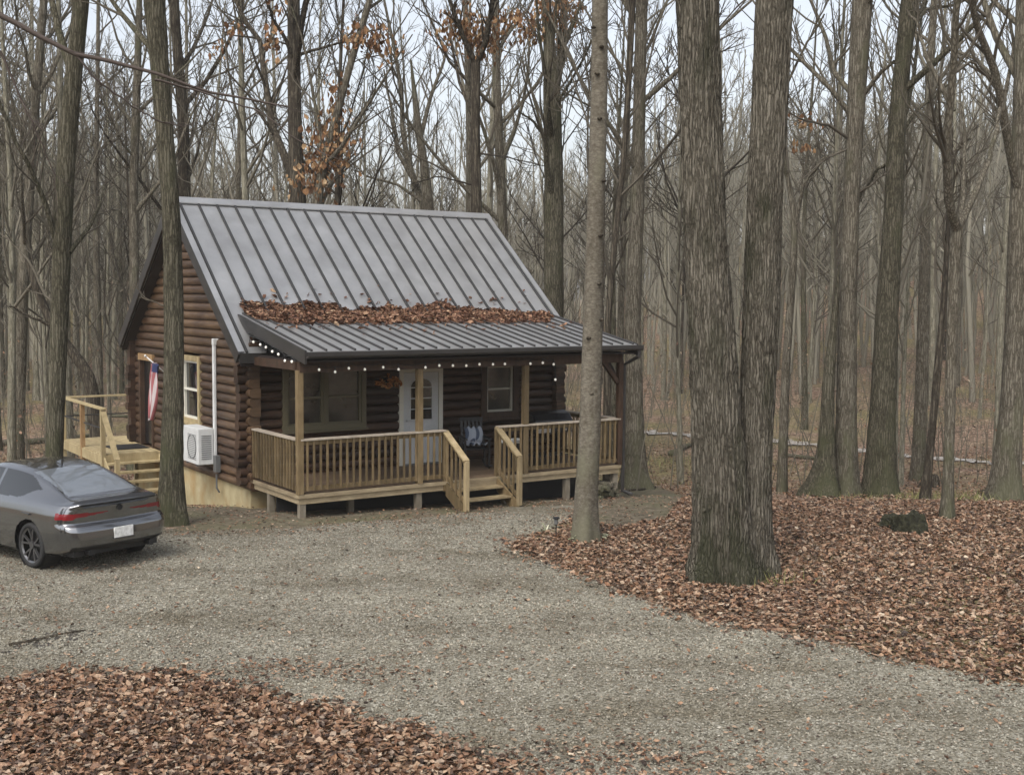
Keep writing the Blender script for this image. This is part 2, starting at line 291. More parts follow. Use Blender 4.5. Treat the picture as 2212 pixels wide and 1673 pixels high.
# ------------------------------------------------------------------ ground
def seg(a, b, st): return np.arange(a, b, st)
xs = np.concatenate([seg(-420, -60, 12), seg(-60, -20, 1.5), seg(-20, 20, .22), seg(20, 60, 1.5), np.arange(60, 421, 12)])
ys = np.concatenate([seg(-60, 6, 2), seg(6, 34, .22), seg(34, 80, 1.2), np.arange(80, 601, 8)])
GX, GY = np.meshgrid(xs, ys); GZ = g(GX, GY)
def grid_faces(nr, nc):
    i = np.arange(nr * nc).reshape(nr, nc)
    return np.stack([i[:-1, :-1].ravel(), i[:-1, 1:].ravel(), i[1:, 1:].ravel(), i[1:, :-1].ravel()], 1)
def litter_material():
    m = mat('leaf_litter', rough=.9, spec=.15); nt = m.node_tree; b = nt.nodes["Principled BSDF"]
    tc = nt.nodes.new("ShaderNodeTexCoord")
    v = nt.nodes.new("ShaderNodeTexVoronoi"); v.inputs['Scale'].default_value = 11; v.inputs['Randomness'].default_value = 1
    nt.links.new(tc.outputs['Object'], v.inputs['Vector'])
    r = ramp(nt, [(0, (.04, .028, .02)), (.3, (.11, .07, .048)), (.55, (.19, .125, .088)), (.8, (.27, .19, .135)), (1, (.36, .28, .2))])
    sp = nt.nodes.new("ShaderNodeSeparateColor"); nt.links.new(v.outputs['Color'], sp.inputs[0]); nt.links.new(sp.outputs[0], r.inputs[0])
    n = nt.nodes.new("ShaderNodeTexNoise"); n.inputs['Scale'].default_value = .22; n.inputs['Detail'].default_value = 5; nt.links.new(tc.outputs['Object'], n.inputs['Vector'])
    mr = nt.nodes.new("ShaderNodeMapRange"); mr.inputs[1].default_value = .42; mr.inputs[2].default_value = .62; mr.inputs[4].default_value = .85; nt.links.new(n.outputs['Fac'], mr.inputs[0])
    r2 = ramp(nt, [(0, (.06, .055, .025)), (.5, (.15, .13, .06)), (1, (.26, .22, .11))]); nt.links.new(sp.outputs[1], r2.inputs[0])
    mx = nt.nodes.new("ShaderNodeMix"); mx.data_type = 'RGBA'; nt.links.new(mr.outputs[0], mx.inputs[0]); nt.links.new(r.outputs[0], mx.inputs[6]); nt.links.new(r2.outputs[0], mx.inputs[7])
    nt.links.new(mx.outputs[2], b.inputs['Base Color'])
    bp = nt.nodes.new("ShaderNodeBump"); bp.inputs['Strength'].default_value = .8; bp.inputs['Distance'].default_value = .04
    nt.links.new(v.outputs['Distance'], bp.inputs['Height']); nt.links.new(bp.outputs[0], b.inputs['Normal'])
    return m
M['litter'] = litter_material()
tag(np_mesh('ground', np.stack([GX.ravel(), GY.ravel(), GZ.ravel()], 1), grid_faces(len(ys), len(xs)), 'litter', smooth=True), kind='structure')

def inside(poly, X, Y):
    X = np.asarray(X); r = np.zeros(X.shape, bool); n = len(poly)
    for i in range(n):
        x1, y1 = poly[i]; x2, y2 = poly[(i + 1) % n]
        c = ((y1 > Y) != (y2 > Y)) & (X < (x2 - x1) * (Y - y1) / (y2 - y1 + 1e-12) + x1); r ^= c
    return r
def hp(l): return [tuple(hit(x, y)[:2]) for x, y in l]
near_edge = hp([(0, 1478), (130, 1458), (330, 1462), (500, 1490), (600, 1512), (700, 1530), (800, 1560), (900, 1592), (980, 1630), (1060, 1671)])
far_edge = hp([(2212, 1480), (2000, 1440), (1850, 1402), (1700, 1370), (1500, 1335), (1350, 1282), (1250, 1240), (1150, 1200), (1100, 1180), (1180, 1148), (1245, 1115), (1300, 1092), (1200, 1092), (1100, 1098), (900, 1122), (640, 1142), (400, 1150)])
DRIVE = [(-16, 11.2), (-8.5, 12.6)] + near_edge + [(.8, 9.6), (2.5, 8.2), (14, 6.4), (13, 10)] + far_edge + [(-7.2, 22), (-9, 23.5), (-13, 25), (-22, 24), (-22, 12)]
def gravel_material():
    m = mat('gravel', rough=.95, spec=.15); nt = m.node_tree; b = nt.nodes["Principled BSDF"]; tc = nt.nodes.new("ShaderNodeTexCoord")
    v = nt.nodes.new("ShaderNodeTexVoronoi"); v.inputs['Scale'].default_value = 26; nt.links.new(tc.outputs['Object'], v.inputs['Vector'])
    sp = nt.nodes.new("ShaderNodeSeparateColor"); nt.links.new(v.outputs['Color'], sp.inputs[0])
    r = ramp(nt, [(0, (.09, .08, .06)), (.3, (.165, .152, .117)), (.7, (.225, .21, .165)), (.92, (.27, .255, .21)), (1, (.35, .335, .29))]); nt.links.new(sp.outputs[0], r.inputs[0])
    n = nt.nodes.new("ShaderNodeTexNoise"); n.inputs['Scale'].default_value = .9; n.inputs['Detail'].default_value = 7; n.inputs['Roughness'].default_value = .65; nt.links.new(tc.outputs['Object'], n.inputs['Vector'])
    mr = nt.nodes.new("ShaderNodeMapRange"); mr.inputs[1].default_value = .44; mr.inputs[2].default_value = .66; mr.inputs[4].default_value = .85; nt.links.new(n.outputs['Fac'], mr.inputs[0])
    mx = nt.nodes.new("ShaderNodeMix"); mx.data_type = 'RGBA'; nt.links.new(mr.outputs[0], mx.inputs[0]); nt.links.new(r.outputs[0], mx.inputs[6]); mx.inputs[7].default_value = (.12, .105, .077, 1)
    nt.links.new(broad_tone(nt, tc, mx.outputs[2], .3), b.inputs['Base Color'])
    bp = nt.nodes.new("ShaderNodeBump"); bp.inputs['Strength'].default_value = .8; bp.inputs['Distance'].default_value = .02
    nt.links.new(v.outputs['Distance'], bp.inputs['Height']); nt.links.new(bp.outputs[0], b.inputs['Normal'])
    return m
M['gravel'] = gravel_material()
def patch(name, poly, m, lift, st=.12, wob=.06):
    P = np.array(poly); x0, y0 = P.min(0) - st; x1, y1 = P.max(0) + st
    ax, ay = np.arange(x0, x1, st), np.arange(y0, y1, st); X, Y = np.meshgrid(ax, ay)
    cxm, cym = (X[:-1, :-1] + X[1:, 1:]) / 2, (Y[:-1, :-1] + Y[1:, 1:]) / 2
    keep = inside(poly, cxm + wob * np.sin(cym * 9) + wob * np.sin(cym * 23 + cxm * 5), cym + wob * np.sin(cxm * 8) + wob * np.sin(cxm * 21)).ravel()
    Fc = grid_faces(len(ay), len(ax))[keep]; us, inv = np.unique(Fc.ravel(), return_inverse=True)
    V = np.stack([X.ravel(), Y.ravel(), g(X, Y).ravel() + lift], 1)[us]
    return np_mesh(name, V, inv.reshape(-1, 4), m, smooth=True)
MUD = hp([(8, 1404), (40, 1392), (70, 1390), (95, 1376), (120, 1372), (140, 1360), (165, 1366), (215, 1360), (190, 1373), (150, 1388), (120, 1384), (90, 1400), (55, 1402), (25, 1410)])
tag(patch('wet_mud', MUD, mat('wet_mud', (.035, .028, .02), .35), .02, .04, .09), kind='structure')
tag(patch('gravel_driveway', DRIVE, 'gravel', .014), kind='structure')
M['soil'] = noise_mat('soil', [(.3, (.05, .04, .025)), (.5, (.11, .09, .06)), (.75, (.2, .175, .13))], (1, 1, 1), 7, 8, .95, .6, .04, grime=((.1, .1, .05), .7, .8))
SOIL = hp([(1100, 1080), (1250, 1075), (1420, 1050), (1480, 1075), (1440, 1120), (1330, 1140), (1240, 1122), (1180, 1110), (1100, 1115), (900, 1138), (640, 1160), (380, 1165), (385, 1120)]) + [tuple(c2w(-.4, 7, 0)[:2]), tuple(c2w(.3, 7, 0)[:2]), tuple(c2w(.4, 1, 0)[:2])]
tag(patch('dirt_strip', SOIL, 'soil', .008), kind='structure')
M['pale_road'] = noise_mat('pale_road', [(.4, (.16, .14, .11)), (.62, (.42, .4, .37))], (1, 1, 1), 3, 5, .9, .2, .02)
rc = np.array([hit(1300, 925)[:2], hit(1400, 936)[:2], hit(1560, 946)[:2], hit(1700, 956)[:2], hit(1850, 972)[:2], hit(2000, 990)[:2], hit(2150, 1000)[:2], hit(2260, 1003)[:2]])
def strip(c, hw):
    d = np.gradient(c, axis=0); n = np.stack([-d[:, 1], d[:, 0]], 1); n /= np.linalg.norm(n, axis=1)[:, None]
    return [tuple(p) for p in c + n * hw] + [tuple(p) for p in (c - n * hw)[::-1]]
tag(patch('forest_road', strip(rc, .45), 'pale_road', .05, .5, .1), kind='structure')

# ------------------------------------------------------------------ loose pieces: leaves, stones
def scatter(n, xr, yr, keep):
    P = np.zeros((0, 2))
    while len(P) < n:
        q = np.stack([RNG.uniform(*xr, n), RNG.uniform(*yr, n)], 1); q = q[keep(q[:, 0], q[:, 1])]; P = np.concatenate([P, q])
        if len(q) == 0: break
    return P[:n]
def rotmats(n, tilt):
    a = RNG.uniform(0, 2 * np.pi, n); t = np.abs(RNG.normal(0, tilt, n)); b = RNG.uniform(0, 2 * np.pi, n)
    k = np.stack([np.cos(b), np.sin(b), np.zeros(n)], 1); K = np.zeros((n, 3, 3))
    K[:, 0, 2] = k[:, 1]; K[:, 1, 2] = -k[:, 0]; K[:, 2, 0] = -k[:, 1]; K[:, 2, 1] = k[:, 0]
    R1 = np.eye(3)[None] + np.sin(t)[:, None, None] * K + (1 - np.cos(t))[:, None, None] * (K @ K)
    Z = np.zeros((n, 3, 3)); Z[:, 0, 0] = np.cos(a); Z[:, 0, 1] = -np.sin(a); Z[:, 1, 0] = np.sin(a); Z[:, 1, 1] = np.cos(a); Z[:, 2, 2] = 1
    return R1 @ Z
LV = np.array([(-.5, 0, .0), (-.18, .27, .1), (-.15, 0, -.03), (-.18, -.27, .1), (.2, .3, .06), (.22, 0, 0), (.2, -.3, .08), (.5, 0, .12)])
LF = np.array([(0, 2, 1), (0, 3, 2), (1, 2, 5), (1, 5, 4), (3, 6, 5), (3, 5, 2), (4, 5, 7), (5, 6, 7)])
def leaves(name, P, size, m, tilt=.45, parent=None, ext=None):   # P (n,3)
    n = len(P); R = rotmats(n, tilt) if ext is None else ext
    s = size * np.clip(np.exp(RNG.normal(0, .32, n)), .4, 1.6); B = np.repeat(LV[None], n, 0); B[:, :, 1] *= RNG.uniform(.6, 1.2, (n, 1)); B[:, :, 2] *= RNG.uniform(-.8, 2.6, (n, 1)); B += RNG.normal(0, .035, B.shape)
    V = np.einsum('nij,nkj->nki', R, B * s[:, None, None]) + P[:, None, :]
    Fc = (LF[None] + (np.arange(n) * 8)[:, None, None]).reshape(-1, 3)
    return np_mesh(name, V.reshape(-1, 3), Fc, m, parent)
def stones(name, P, size, m):
    n = len(P); B = np.array([(1, 0, 0), (-1, 0, 0), (0, 1, 0), (0, -1, 0), (0, 0, 1), (0, 0, -1.)]); Fo = np.array([(0, 2, 4), (2, 1, 4), (1, 3, 4), (3, 0, 4), (2, 0, 5), (1, 2, 5), (3, 1, 5), (0, 3, 5)])
    V = B[None] * RNG.uniform(.6, 1.2, (n, 6, 1)) * np.stack([np.ones(n), RNG.uniform(.6, 1, n), RNG.uniform(.35, .7, n)], 1)[:, None, :] + RNG.normal(0, .12, (n, 6, 3))
    V = np.einsum('nij,nkj->nki', rotmats(n, .3), V * (size * RNG.uniform(.5, 1.3, n) ** 1.2)[:, None, None]) + P[:, None, :]
    return np_mesh(name, V.reshape(-1, 3), (Fo[None] + (np.arange(n) * 6)[:, None, None]).reshape(-1, 3), m)
def footprint(X, Y, pad=.0):
    u, v = w2c(X, Y); return (u > -.1 - pad) & (u < 8 + pad) & (v > -.05 - pad) & (v < 10 + pad)
def clump(X, Y): return .5 + .5 * np.sin(X * 1.7 + 1.2 * np.sin(Y * 1.1)) * np.sin(Y * 1.3 + X * .6)
def edge_noise(X, Y): return RNG.normal(0, .34, np.shape(X)) + .25 * np.sin(X * 2.1 + Y) + .16 * np.sin(Y * 5.3 - X * 3) + .09 * np.sin(X * 13 + Y * 7)
# leaf carpets
def fk(X, Y): return (~inside(DRIVE, X + edge_noise(X, Y) * .35, Y + edge_noise(Y, X) * .35)) & (Y < 14)
P = scatter(46000, (-9, 3.5), (8.4, 13.4), fk); Z = g(P[:, 0], P[:, 1]) + RNG.uniform(.0, .07, len(P))
o = leaves('fallen_leaves', np.column_stack([P, Z]), .072, 'leaf', .55); tag(o, 'thick carpet of tan and rust fallen leaves at the near edge of the gravel', 'leaves', kind='stuff')
def rk(X, Y): return (~inside(DRIVE, X + edge_noise(X, Y) * .5, Y + edge_noise(Y, X) * .5)) & (~inside(SOIL, X, Y)) & (~footprint(X, Y, .2)) & (np.abs(X) < Y * .5 + 3) & ((X > -1) | (Y > 25))
P = scatter(85000, (-1, 14), (10, 26), rk); Z = g(P[:, 0], P[:, 1]) + RNG.uniform(0, .06, len(P))
P2 = scatter(42000, (-24, 26), (25, 46), rk); Z2 = g(P2[:, 0], P2[:, 1]) + RNG.uniform(0, .06, len(P2))
o = leaves('fallen_leaves', np.concatenate([np.column_stack([P, Z]), np.column_stack([P2, Z2])]), .07, 'leaf', .5); tag(o, 'red brown fallen leaves carpeting the forest floor around the twin tree', 'leaves', kind='stuff')
# strays on the gravel, thick in some drifts
def dk(X, Y):
    a = inside(DRIVE, X, Y) & (np.abs(X) < Y * .48 + 1)
    d1 = np.exp(-((X - .9) ** 2 / 1.2 + (Y - 10.4) ** 2 / .25)) * 1.5
    d2 = np.exp(-((X + 2.3) ** 2 / 1.6 + (Y - 13.0) ** 2 / .12))
    d3 = np.exp(-(((X - 1) * .8 + (Y - 22.2)) ** 2 / .3)) * .25
    return a & (RNG.uniform(0, 1, X.shape) < .06 + d1 + d2 * .8 + .12 * clump(X * 1.7, Y * 1.7) ** 4)
P = scatter(5200, (-10, 8), (9, 23), dk)
P3 = scatter(2600, (-9, 4), (19, 27), lambda X, Y: inside(SOIL, X, Y) & ~footprint(X, Y, -.3) & (RNG.uniform(0, 1, X.shape) < .3 + .7 * clump(X * 2, Y * 2))); P = np.concatenate([P, P3])
o = leaves('scattered_leaves', np.column_stack([P, g(P[:, 0], P[:, 1]) + .03 + RNG.uniform(0, .02, len(P))]), .045, 'leaf', .3); tag(o, 'stray brown leaves and leaf scraps scattered over the grey gravel', 'leaves', kind='stuff')
def sk(X, Y): return inside(DRIVE, X, Y) & (np.abs(X) < Y * .48 + 1)
P = scatter(85000, (-9, 7), (9, 16), sk); P2 = scatter(55000, (-10, 4), (16, 23), sk); P = np.concatenate([P, P2])
o = stones('gravel_stones', np.column_stack([P, g(P[:, 0], P[:, 1]) + .018 + RNG.uniform(-.004, .008, len(P))]), .0155, 'stone'); tag(o, 'loose pale grey crushed stones over the driveway', 'gravel', kind='stuff')

# ------------------------------------------------------------------ trees
def tubes(lines, nside):                              # many tapered polylines -> one vertex and face array
    VV = []; FF = []; o = 0
    for pts, rad in lines:
        pts = np.asarray(pts, float); rad = np.asarray(rad, float); k = len(pts); n = nside(rad[0])
        d = np.gradient(pts, axis=0); d /= np.linalg.norm(d, axis=1)[:, None] + 1e-9
        ref = np.array([0, 1., 0]) if abs(d[0, 2]) > .8 else np.array([0, 0, 1.])
        a = np.cross(d, ref); a /= np.linalg.norm(a, axis=1)[:, None] + 1e-9; b = np.cross(d, a)
        t = 2 * np.pi * np.arange(n) / n
        V = pts[:, None] + (a[:, None] * np.cos(t)[None, :, None] + b[:, None] * np.sin(t)[None, :, None]) * rad[:, None, None]
        i = np.arange(k * n).reshape(k, n) + o; j = np.roll(i, -1, 1)
        FF.append(np.stack([i[:-1].ravel(), j[:-1].ravel(), j[1:].ravel(), i[1:].ravel()], 1)); VV.append(V.reshape(-1, 3)); o += k * n
    return np.concatenate(VV), np.concatenate(FF)
def limb(rng, p, d, L, r0, r1, k, wig=.11, up=.12):
    pts = [p]; d = d / np.linalg.norm(d); rad = np.linspace(r0, r1, k + 1)
    for i in range(k):
        d = d + rng.normal(0, wig, 3) + np.array([0, 0, up]); d /= np.linalg.norm(d); pts.append(pts[-1] + d * L / k)
    return np.array(pts), rad
def along(pts, t):
    f = t * (len(pts) - 1); i = min(int(f), len(pts) - 2); return pts[i] + (pts[i + 1] - pts[i]) * (f - i), pts[i + 1] - pts[i]
def spread(rng, d, ang):
    d = d / np.linalg.norm(d); a = rng.normal(0, 1, 3); a -= d * a.dot(d); a /= np.linalg.norm(a); return d * math.cos(ang) + a * math.sin(ang)
def crown_lines(rng, trunk, trad, n1, n2, n3, t0=.3, L1=.28, rmin=.006, k=(5, 4, 3), ang=.75):
    out = []; tp = np.asarray(trunk); H = np.linalg.norm(tp[-1] - tp[0])
    for i in range(n1):
        t = t0 + (1 - t0) * ((i + rng.uniform(0, 1)) / n1) ** .9; t = min(t, .985)
        p, d = along(tp, t); r = np.interp(t, np.linspace(0, 1, len(trad)), trad)
        L = H * L1 * (1.15 - .75 * (t - t0) / (1 - t0)) * rng.uniform(.6, 1.25)
        b, br = limb(rng, p, spread(rng, d, rng.uniform(ang * .7, ang * 1.35)), L, min(r * .5, .012 + L * .012), rmin * 1.3, k[0]); out.append((b, br))
        for j in range(n2):
            t2 = rng.uniform(.2, 1); p2, d2 = along(b, t2); L2 = L * rng.uniform(.25, .5) * (1.2 - t2 * .6)
            c, crd = limb(rng, p2, spread(rng, d2, rng.uniform(.4, .9)), L2, max(rmin * 1.2, np.interp(t2, np.linspace(0, 1, len(br)), br) * .6), rmin, k[1]); out.append((c, crd))
            for q in range(n3):
                p3, d3 = along(c, rng.uniform(.25, 1)); e, er = limb(rng, p3, spread(rng, d3, rng.uniform(.35, .9)), L2 * rng.uniform(.3, .6), rmin * .9, rmin * .6, k[2]); out.append((e, er))
    return out
def trunk_mesh(name, pts, rad, n, m, parent, ridge=0., nr=15, flare=.5, fh=.35, seed=0, step=.25):
    """bark-ridged trunk along pts (local coordinates), with root flare"""
    rng = np.random.default_rng(seed); pts = np.asarray(pts, float); rad = np.asarray(rad, float)
    s = np.concatenate([[0], np.cumsum(np.linalg.norm(np.diff(pts, axis=0), axis=1))]); L = s[-1]
    lo = np.arange(0, min(2.2, L), step * .5); ss = np.concatenate([lo, np.arange(min(2.2, L), L, step), [L]])
    P = np.stack([np.interp(ss, s, pts[:, c]) for c in range(3)], 1)
    ker = np.ones(5) / 5
    for c in range(2): P[2:-2, c] = np.convolve(P[:, c], ker, 'valid')
    R = np.interp(ss, s, rad); th = 2 * np.pi * np.arange(n) / n
    fl = flare * np.exp(-ss / fh); lob = rng.uniform(0, 6.28, 3)
    wob = 1 + (fl[:, None] + flare * .35 * np.exp(-ss / .9)[:, None] * .5) * (1 + .45 * np.cos(3 * th + lob[0]) + .35 * np.cos(5 * th + lob[1])) + .03 * np.cos(2 * th[None] + ss[:, None] * .5 + lob[2]) + .02 * np.sin(3 * th[None] - ss[:, None] * 1.3)
    if ridge:
        w_ = nr * th[None] + 1.6 * np.sin(ss[:, None] * 1.7 + th[None] * 2) + 1.1 * np.sin(ss[:, None] * 4.3 + th[None] * 5 + 1)
        wob += ridge * (1 - 2 * np.abs(np.sin(w_ / 2)) ** .7) + ridge * .5 * rng.normal(0, 1, wob.shape) * .5
    V = P[:, None] + np.stack([np.cos(th), np.sin(th), 0 * th], 1)[None] * (R[:, None] * wob)[:, :, None]
    V[0, :, 2] -= .25
    i = np.arange(len(ss) * n).reshape(len(ss), n); j = np.roll(i, -1, 1)
    return np_mesh(name, V.reshape(-1, 3), np.stack([i[:-1].ravel(), j[:-1].ravel(), j[1:].ravel(), i[1:].ravel()], 1), m, parent, smooth=True)
def ns_(r): return 8 if r > .06 else (5 if r > .025 else 3)
MAJOR = []
def big_tree(name, label, px, Y, bk, seed, sides=32, ridge=0., nr=15, flare=.28, top=19, n1=12, limbs=(), tw='twig', base=None, t0=.45, rmin=.012, n2=5, n3=4, cat='tree', crown=True, L1=.25, group=None, extra=None):
    """px: list of (x, y, width) in the view, bottom first; stands at distance Y"""
    pts = []; rad = []
    for x, y, wd in px:
        p = atY(x, y, Y); pts.append(p); rad.append(wd / 2 * Y / F)
    b = Vector((pts[0].x, Y, float(g(pts[0].x, Y))))
    pts[0] = Vector((pts[0].x, Y, b.z))
    d = (pts[-1] - pts[-2]); d.y = 0; d = Vector((d.x / max(d.z, .1) * .6, 0, 1)).normalized()
    rest = top - pts[-1].z
    if rest > 1: pts.append(pts[-1] + d * rest * .5); rad.append(rad[-1] * .72); pts.append(pts[-1] + d * rest * .5); rad.append(rad[-1] * .3)
    t = thing(name, b, label, cat, group)
    lp = [np.array(p - b) for p in pts]
    trunk_mesh('trunk', lp, rad, sides, bk, t, ridge, nr, flare, seed=seed)
    rng = np.random.default_rng(seed); lines = []
    s = np.linspace(0, 1, 14); cum = np.concatenate([[0], np.cumsum([np.linalg.norm(lp[i + 1] - lp[i]) for i in range(len(lp) - 1)])]); cum /= cum[-1]
    tp = np.stack([np.interp(s, cum, [q[c] for q in lp]) for c in range(3)], 1); tr = np.interp(s, cum, rad)
    if crown: lines += crown_lines(rng, tp, tr, n1, n2, n3, t0, L1, rmin)
    for pl, r0, r1, sub in limbs:                      # limbs read off the photograph, from the trunk outwards
        q = [atY(x, y, Y - .35 * i * (1 if sub % 2 else -1)) - b for i, (x, y) in enumerate(pl)]
        q = np.array([tuple(v) for v in q]); k = 10; ss = np.linspace(0, len(q) - 1, k)
        q = np.stack([np.interp(ss, np.arange(len(q)), q[:, c]) for c in range(3)], 1) + rng.normal(0, .02, (k, 3)) * np.linspace(0, 1, k)[:, None]
        rr = np.linspace(r0, r1, k); lines.append((q, rr)); L = np.linalg.norm(q[-1] - q[0])
        for _ in range(sub):
            t2 = rng.uniform(.25, 1); p2, d2 = along(q, t2)
            c_, cr_ = limb(rng, p2, spread(rng, d2, rng.uniform(.4, .9)), L * rng.uniform(.2, .45), max(rmin, np.interp(t2, [0, 1], [r0, r1]) * .5), rmin * .7, 4); lines.append((c_, cr_))
            for _ in range(3):
                p3, d3 = along(c_, rng.uniform(.3, 1)); lines.append(limb(rng, p3, spread(rng, d3, .6), L * rng.uniform(.08, .2), rmin * .8, rmin * .5, 3))
    thick = [l for l in lines if l[1][0] > .045]; lines = [l for l in lines if l[1][0] <= .045]
    for l in thick: V, Fc = tubes([l], lambda r: 12); np_mesh('limb', V, Fc, bk, t, smooth=True)
    if lines: V, Fc = tubes(lines, ns_); np_mesh('branches', V, Fc, tw, t, smooth=True)
    MAJOR.append((b.x, b.y, rad[0]))
    if extra: extra(t, b)
    return t, b

def hanging_leaves(cl, size=.2, n=60, Yo=0, mult=1.):
    def f(t, b):
        P = []
        for x, y, rx, ry, cnt in cl:
            cnt = int(cnt * mult)
            c = atY(x, y, b.y + Yo) - b; s_ = (b.y + Yo) / F
            q = RNG.normal(0, .5, (cnt, 3)) * np.array([rx * s_, .4, ry * s_]) + np.array(c); P.append(q)
        P = np.concatenate(P); n_ = len(P)
        # leaves hang with their tips down
        R = rotmats(n_, .5); A = np.array([[0, 0, 1], [0, 1, 0], [-1, 0, 0.]]); R = R @ A
        leaves('dry_leaves', P, size, 'oak_leaf', parent=t, ext=R)
    return f

big_tree('tree', 'mossy grey trunk left of the cabin, rising behind the parked car', [(117, 1120, 44), (117, 1000, 37), (128, 700, 38), (133, 520, 40), (146, 300, 38), (160, 150, 34), (176, 0, 32)], 22.6, 'bark_moss', 1, ridge=.03,
         limbs=[([(128, 545), (95, 430), (50, 330), (0, 230), (-40, 120)], .055, .02, 7), ([(150, 545), (185, 500), (215, 445), (222, 400)], .05, .02, 6), ([(125, 660), (100, 640), (60, 560), (0, 500)], .04, .015, 6)], top=17)
big_tree('tree', 'tall trunk with green lichen standing just in front of the left cabin wall', [(372, 1130, 58), (372, 1000, 47), (376, 800, 42), (374, 600, 41), (370, 450, 39), (357, 300, 38), (345, 150, 40), (333, 0, 46)], 21.6, 'bark_moss', 2, ridge=.035, flare=.35,
         limbs=[([(358, 662), (330, 650), (300, 640)], .02, .01, 2)], top=18)
big_tree('tree', 'dark trunk behind the left end of the cabin roof', [(398, 640, 34), (398, 430, 28), (396, 250, 24), (382, 100, 20), (376, 0, 20)], 40, 'bark_dark', 3, top=21, t0=.35, n1=16, sides=16, rmin=.016)
big_tree('forked_tree', 'black forked tree behind the roof ridge with rust leaves beside it', [(645, 700, 48), (643, 440, 38), (638, 300, 30), (635, 150, 27), (634, 0, 26)], 35, 'bark_dark', 4, top=20, tw='twig_dark', t0=.5, sides=16,
         limbs=[([(640, 410), (612, 330), (588, 270), (572, 170), (560, 90), (520, 30), (500, -40)], .13, .05, 12), ([(636, 140), (620, 90), (590, 40), (575, 0)], .07, .03, 5), ([(640, 120), (690, 105), (740, 90), (780, 50)], .05, .02, 6)])
big_tree('oak_tree', 'leaning oak behind the roof ridge still holding rust orange leaves', [(672, 700, 30), (682, 440, 22), (705, 330, 19), (735, 220, 17), (765, 110, 16), (800, 0, 14)], 33, 'bark_mid', 5, top=15, t0=.4, sides=14, n1=9,
         limbs=[([(690, 420), (715, 360), (728, 280), (725, 200)], .04, .015, 6), ([(765, 110), (790, 70), (830, 60)], .04, .015, 4)],
         extra=hanging_leaves([(725, 210, 30, 50, 22), (715, 300, 55, 60, 70), (680, 380, 50, 50, 80), (712, 345, 40, 40, 60), (770, 80, 30, 35, 30), (820, 95, 40, 35, 45), (505, 70, 24, 30, 10), (590, 90, 18, 40, 16), (600, 20, 18, 25, 8), (470, 110, 20, 25, 8)], .15, mult=2.6))
big_tree('tree', 'thin black forked tree right of the ridge middle with a cluster of rust leaves', [(1030, 700, 30), (1029, 460, 23), (1027, 300, 20), (1027, 200, 20), (1028, 125, 22)], 34, 'bark_dark', 6, top=10.8, tw='twig_dark', crown=False, sides=14,
         limbs=[([(1028, 140), (1005, 90), (985, 40), (960, -40)], .09, .05, 9), ([(1028, 140), (1050, 90), (1060, 30), (1075, -50)], .1, .05, 9), ([(1020, 250), (990, 170), (975, 90), (960, 60), (900, 20)], .05, .02, 8), ([(1027, 330), (1100, 340), (1180, 360)], .03, .012, 5), ([(1022, 400), (950, 380), (880, 400)], .03, .012, 5)],
         extra=hanging_leaves([(1020, 65, 70, 40, 110), (990, 50, 40, 30, 40), (1110, 50, 50, 30, 40), (1040, 100, 40, 30, 45)], .13, mult=3.2))
big_tree('tree', 'slim grey trunk just right of the cabin roof ridge end', [(1092, 900, 30), (1086, 500, 22), (1080, 350, 20), (1072, 150, 17), (1070, 0, 16)], 38, 'bark_mid', 7, top=19, t0=.35, n1=14, sides=14)
big_tree('tree', 'thick dark straight trunk behind the right end of the cabin roof', [(1195, 950, 52), (1196, 690, 44), (1196, 400, 40), (1193, 200, 38), (1187, 100, 26), (1178, 0, 22)], 34, 'bark_moss', 8, top=17, t0=.42, n1=16, sides=18, ridge=.03,
         limbs=[([(1196, 210), (1212, 120), (1216, 50), (1220, -40)], .14, .1, 8), ([(1180, 300), (1150, 260), (1120, 240)], .05, .02, 5)],
         extra=hanging_leaves([(1190, 40, 50, 40, 70), (1230, 20, 40, 30, 40), (1150, 70, 35, 25, 30)], .13, mult=3.2))
def knots(t, b):
    for x, y in [(1282, 58), (1300, 100), (1290, 158), (1296, 255), (1305, 390), (1298, 508), (1295, 612), (1300, 690), (1272, 730), (1278, 850)]:
        mb = MB(); p = atY(x, y, b.y - .2) - b; mb.ball((p.x, p.y + .04, p.z), .045, 8, 5, .6); mb.build('knot', 'bark_dark', t, True)
big_tree('tree', 'smooth pale knotted trunk in front of the right part of the porch', [(1264, 1165, 54), (1266, 1080, 50), (1274, 950, 47), (1280, 700, 42), (1288, 450, 37), (1294, 200, 35), (1296, 0, 34)], 20.4, 'bark_smooth', 9, top=18, flare=.3, extra=knots)
big_tree('tree', 'thin dark curved trunk just right of the pale porch tree', [(1312, 1040, 20), (1312, 700, 14), (1330, 500, 13), (1347, 350, 13), (1360, 150, 13), (1366, 0, 14)], 31, 'bark_dark', 10, top=16, t0=.4, sides=12, flare=.2, n1=14)
big_tree('tree', 'dark trunk behind the right corner post of the porch', [(1372, 1003, 56), (1370, 900, 42), (1366, 700, 34), (1376, 450, 30), (1382, 200, 27), (1386, 0, 26)], 32.5, 'bark_mid', 11, top=20, t0=.4, n1=14, sides=20, ridge=.03, flare=.5)
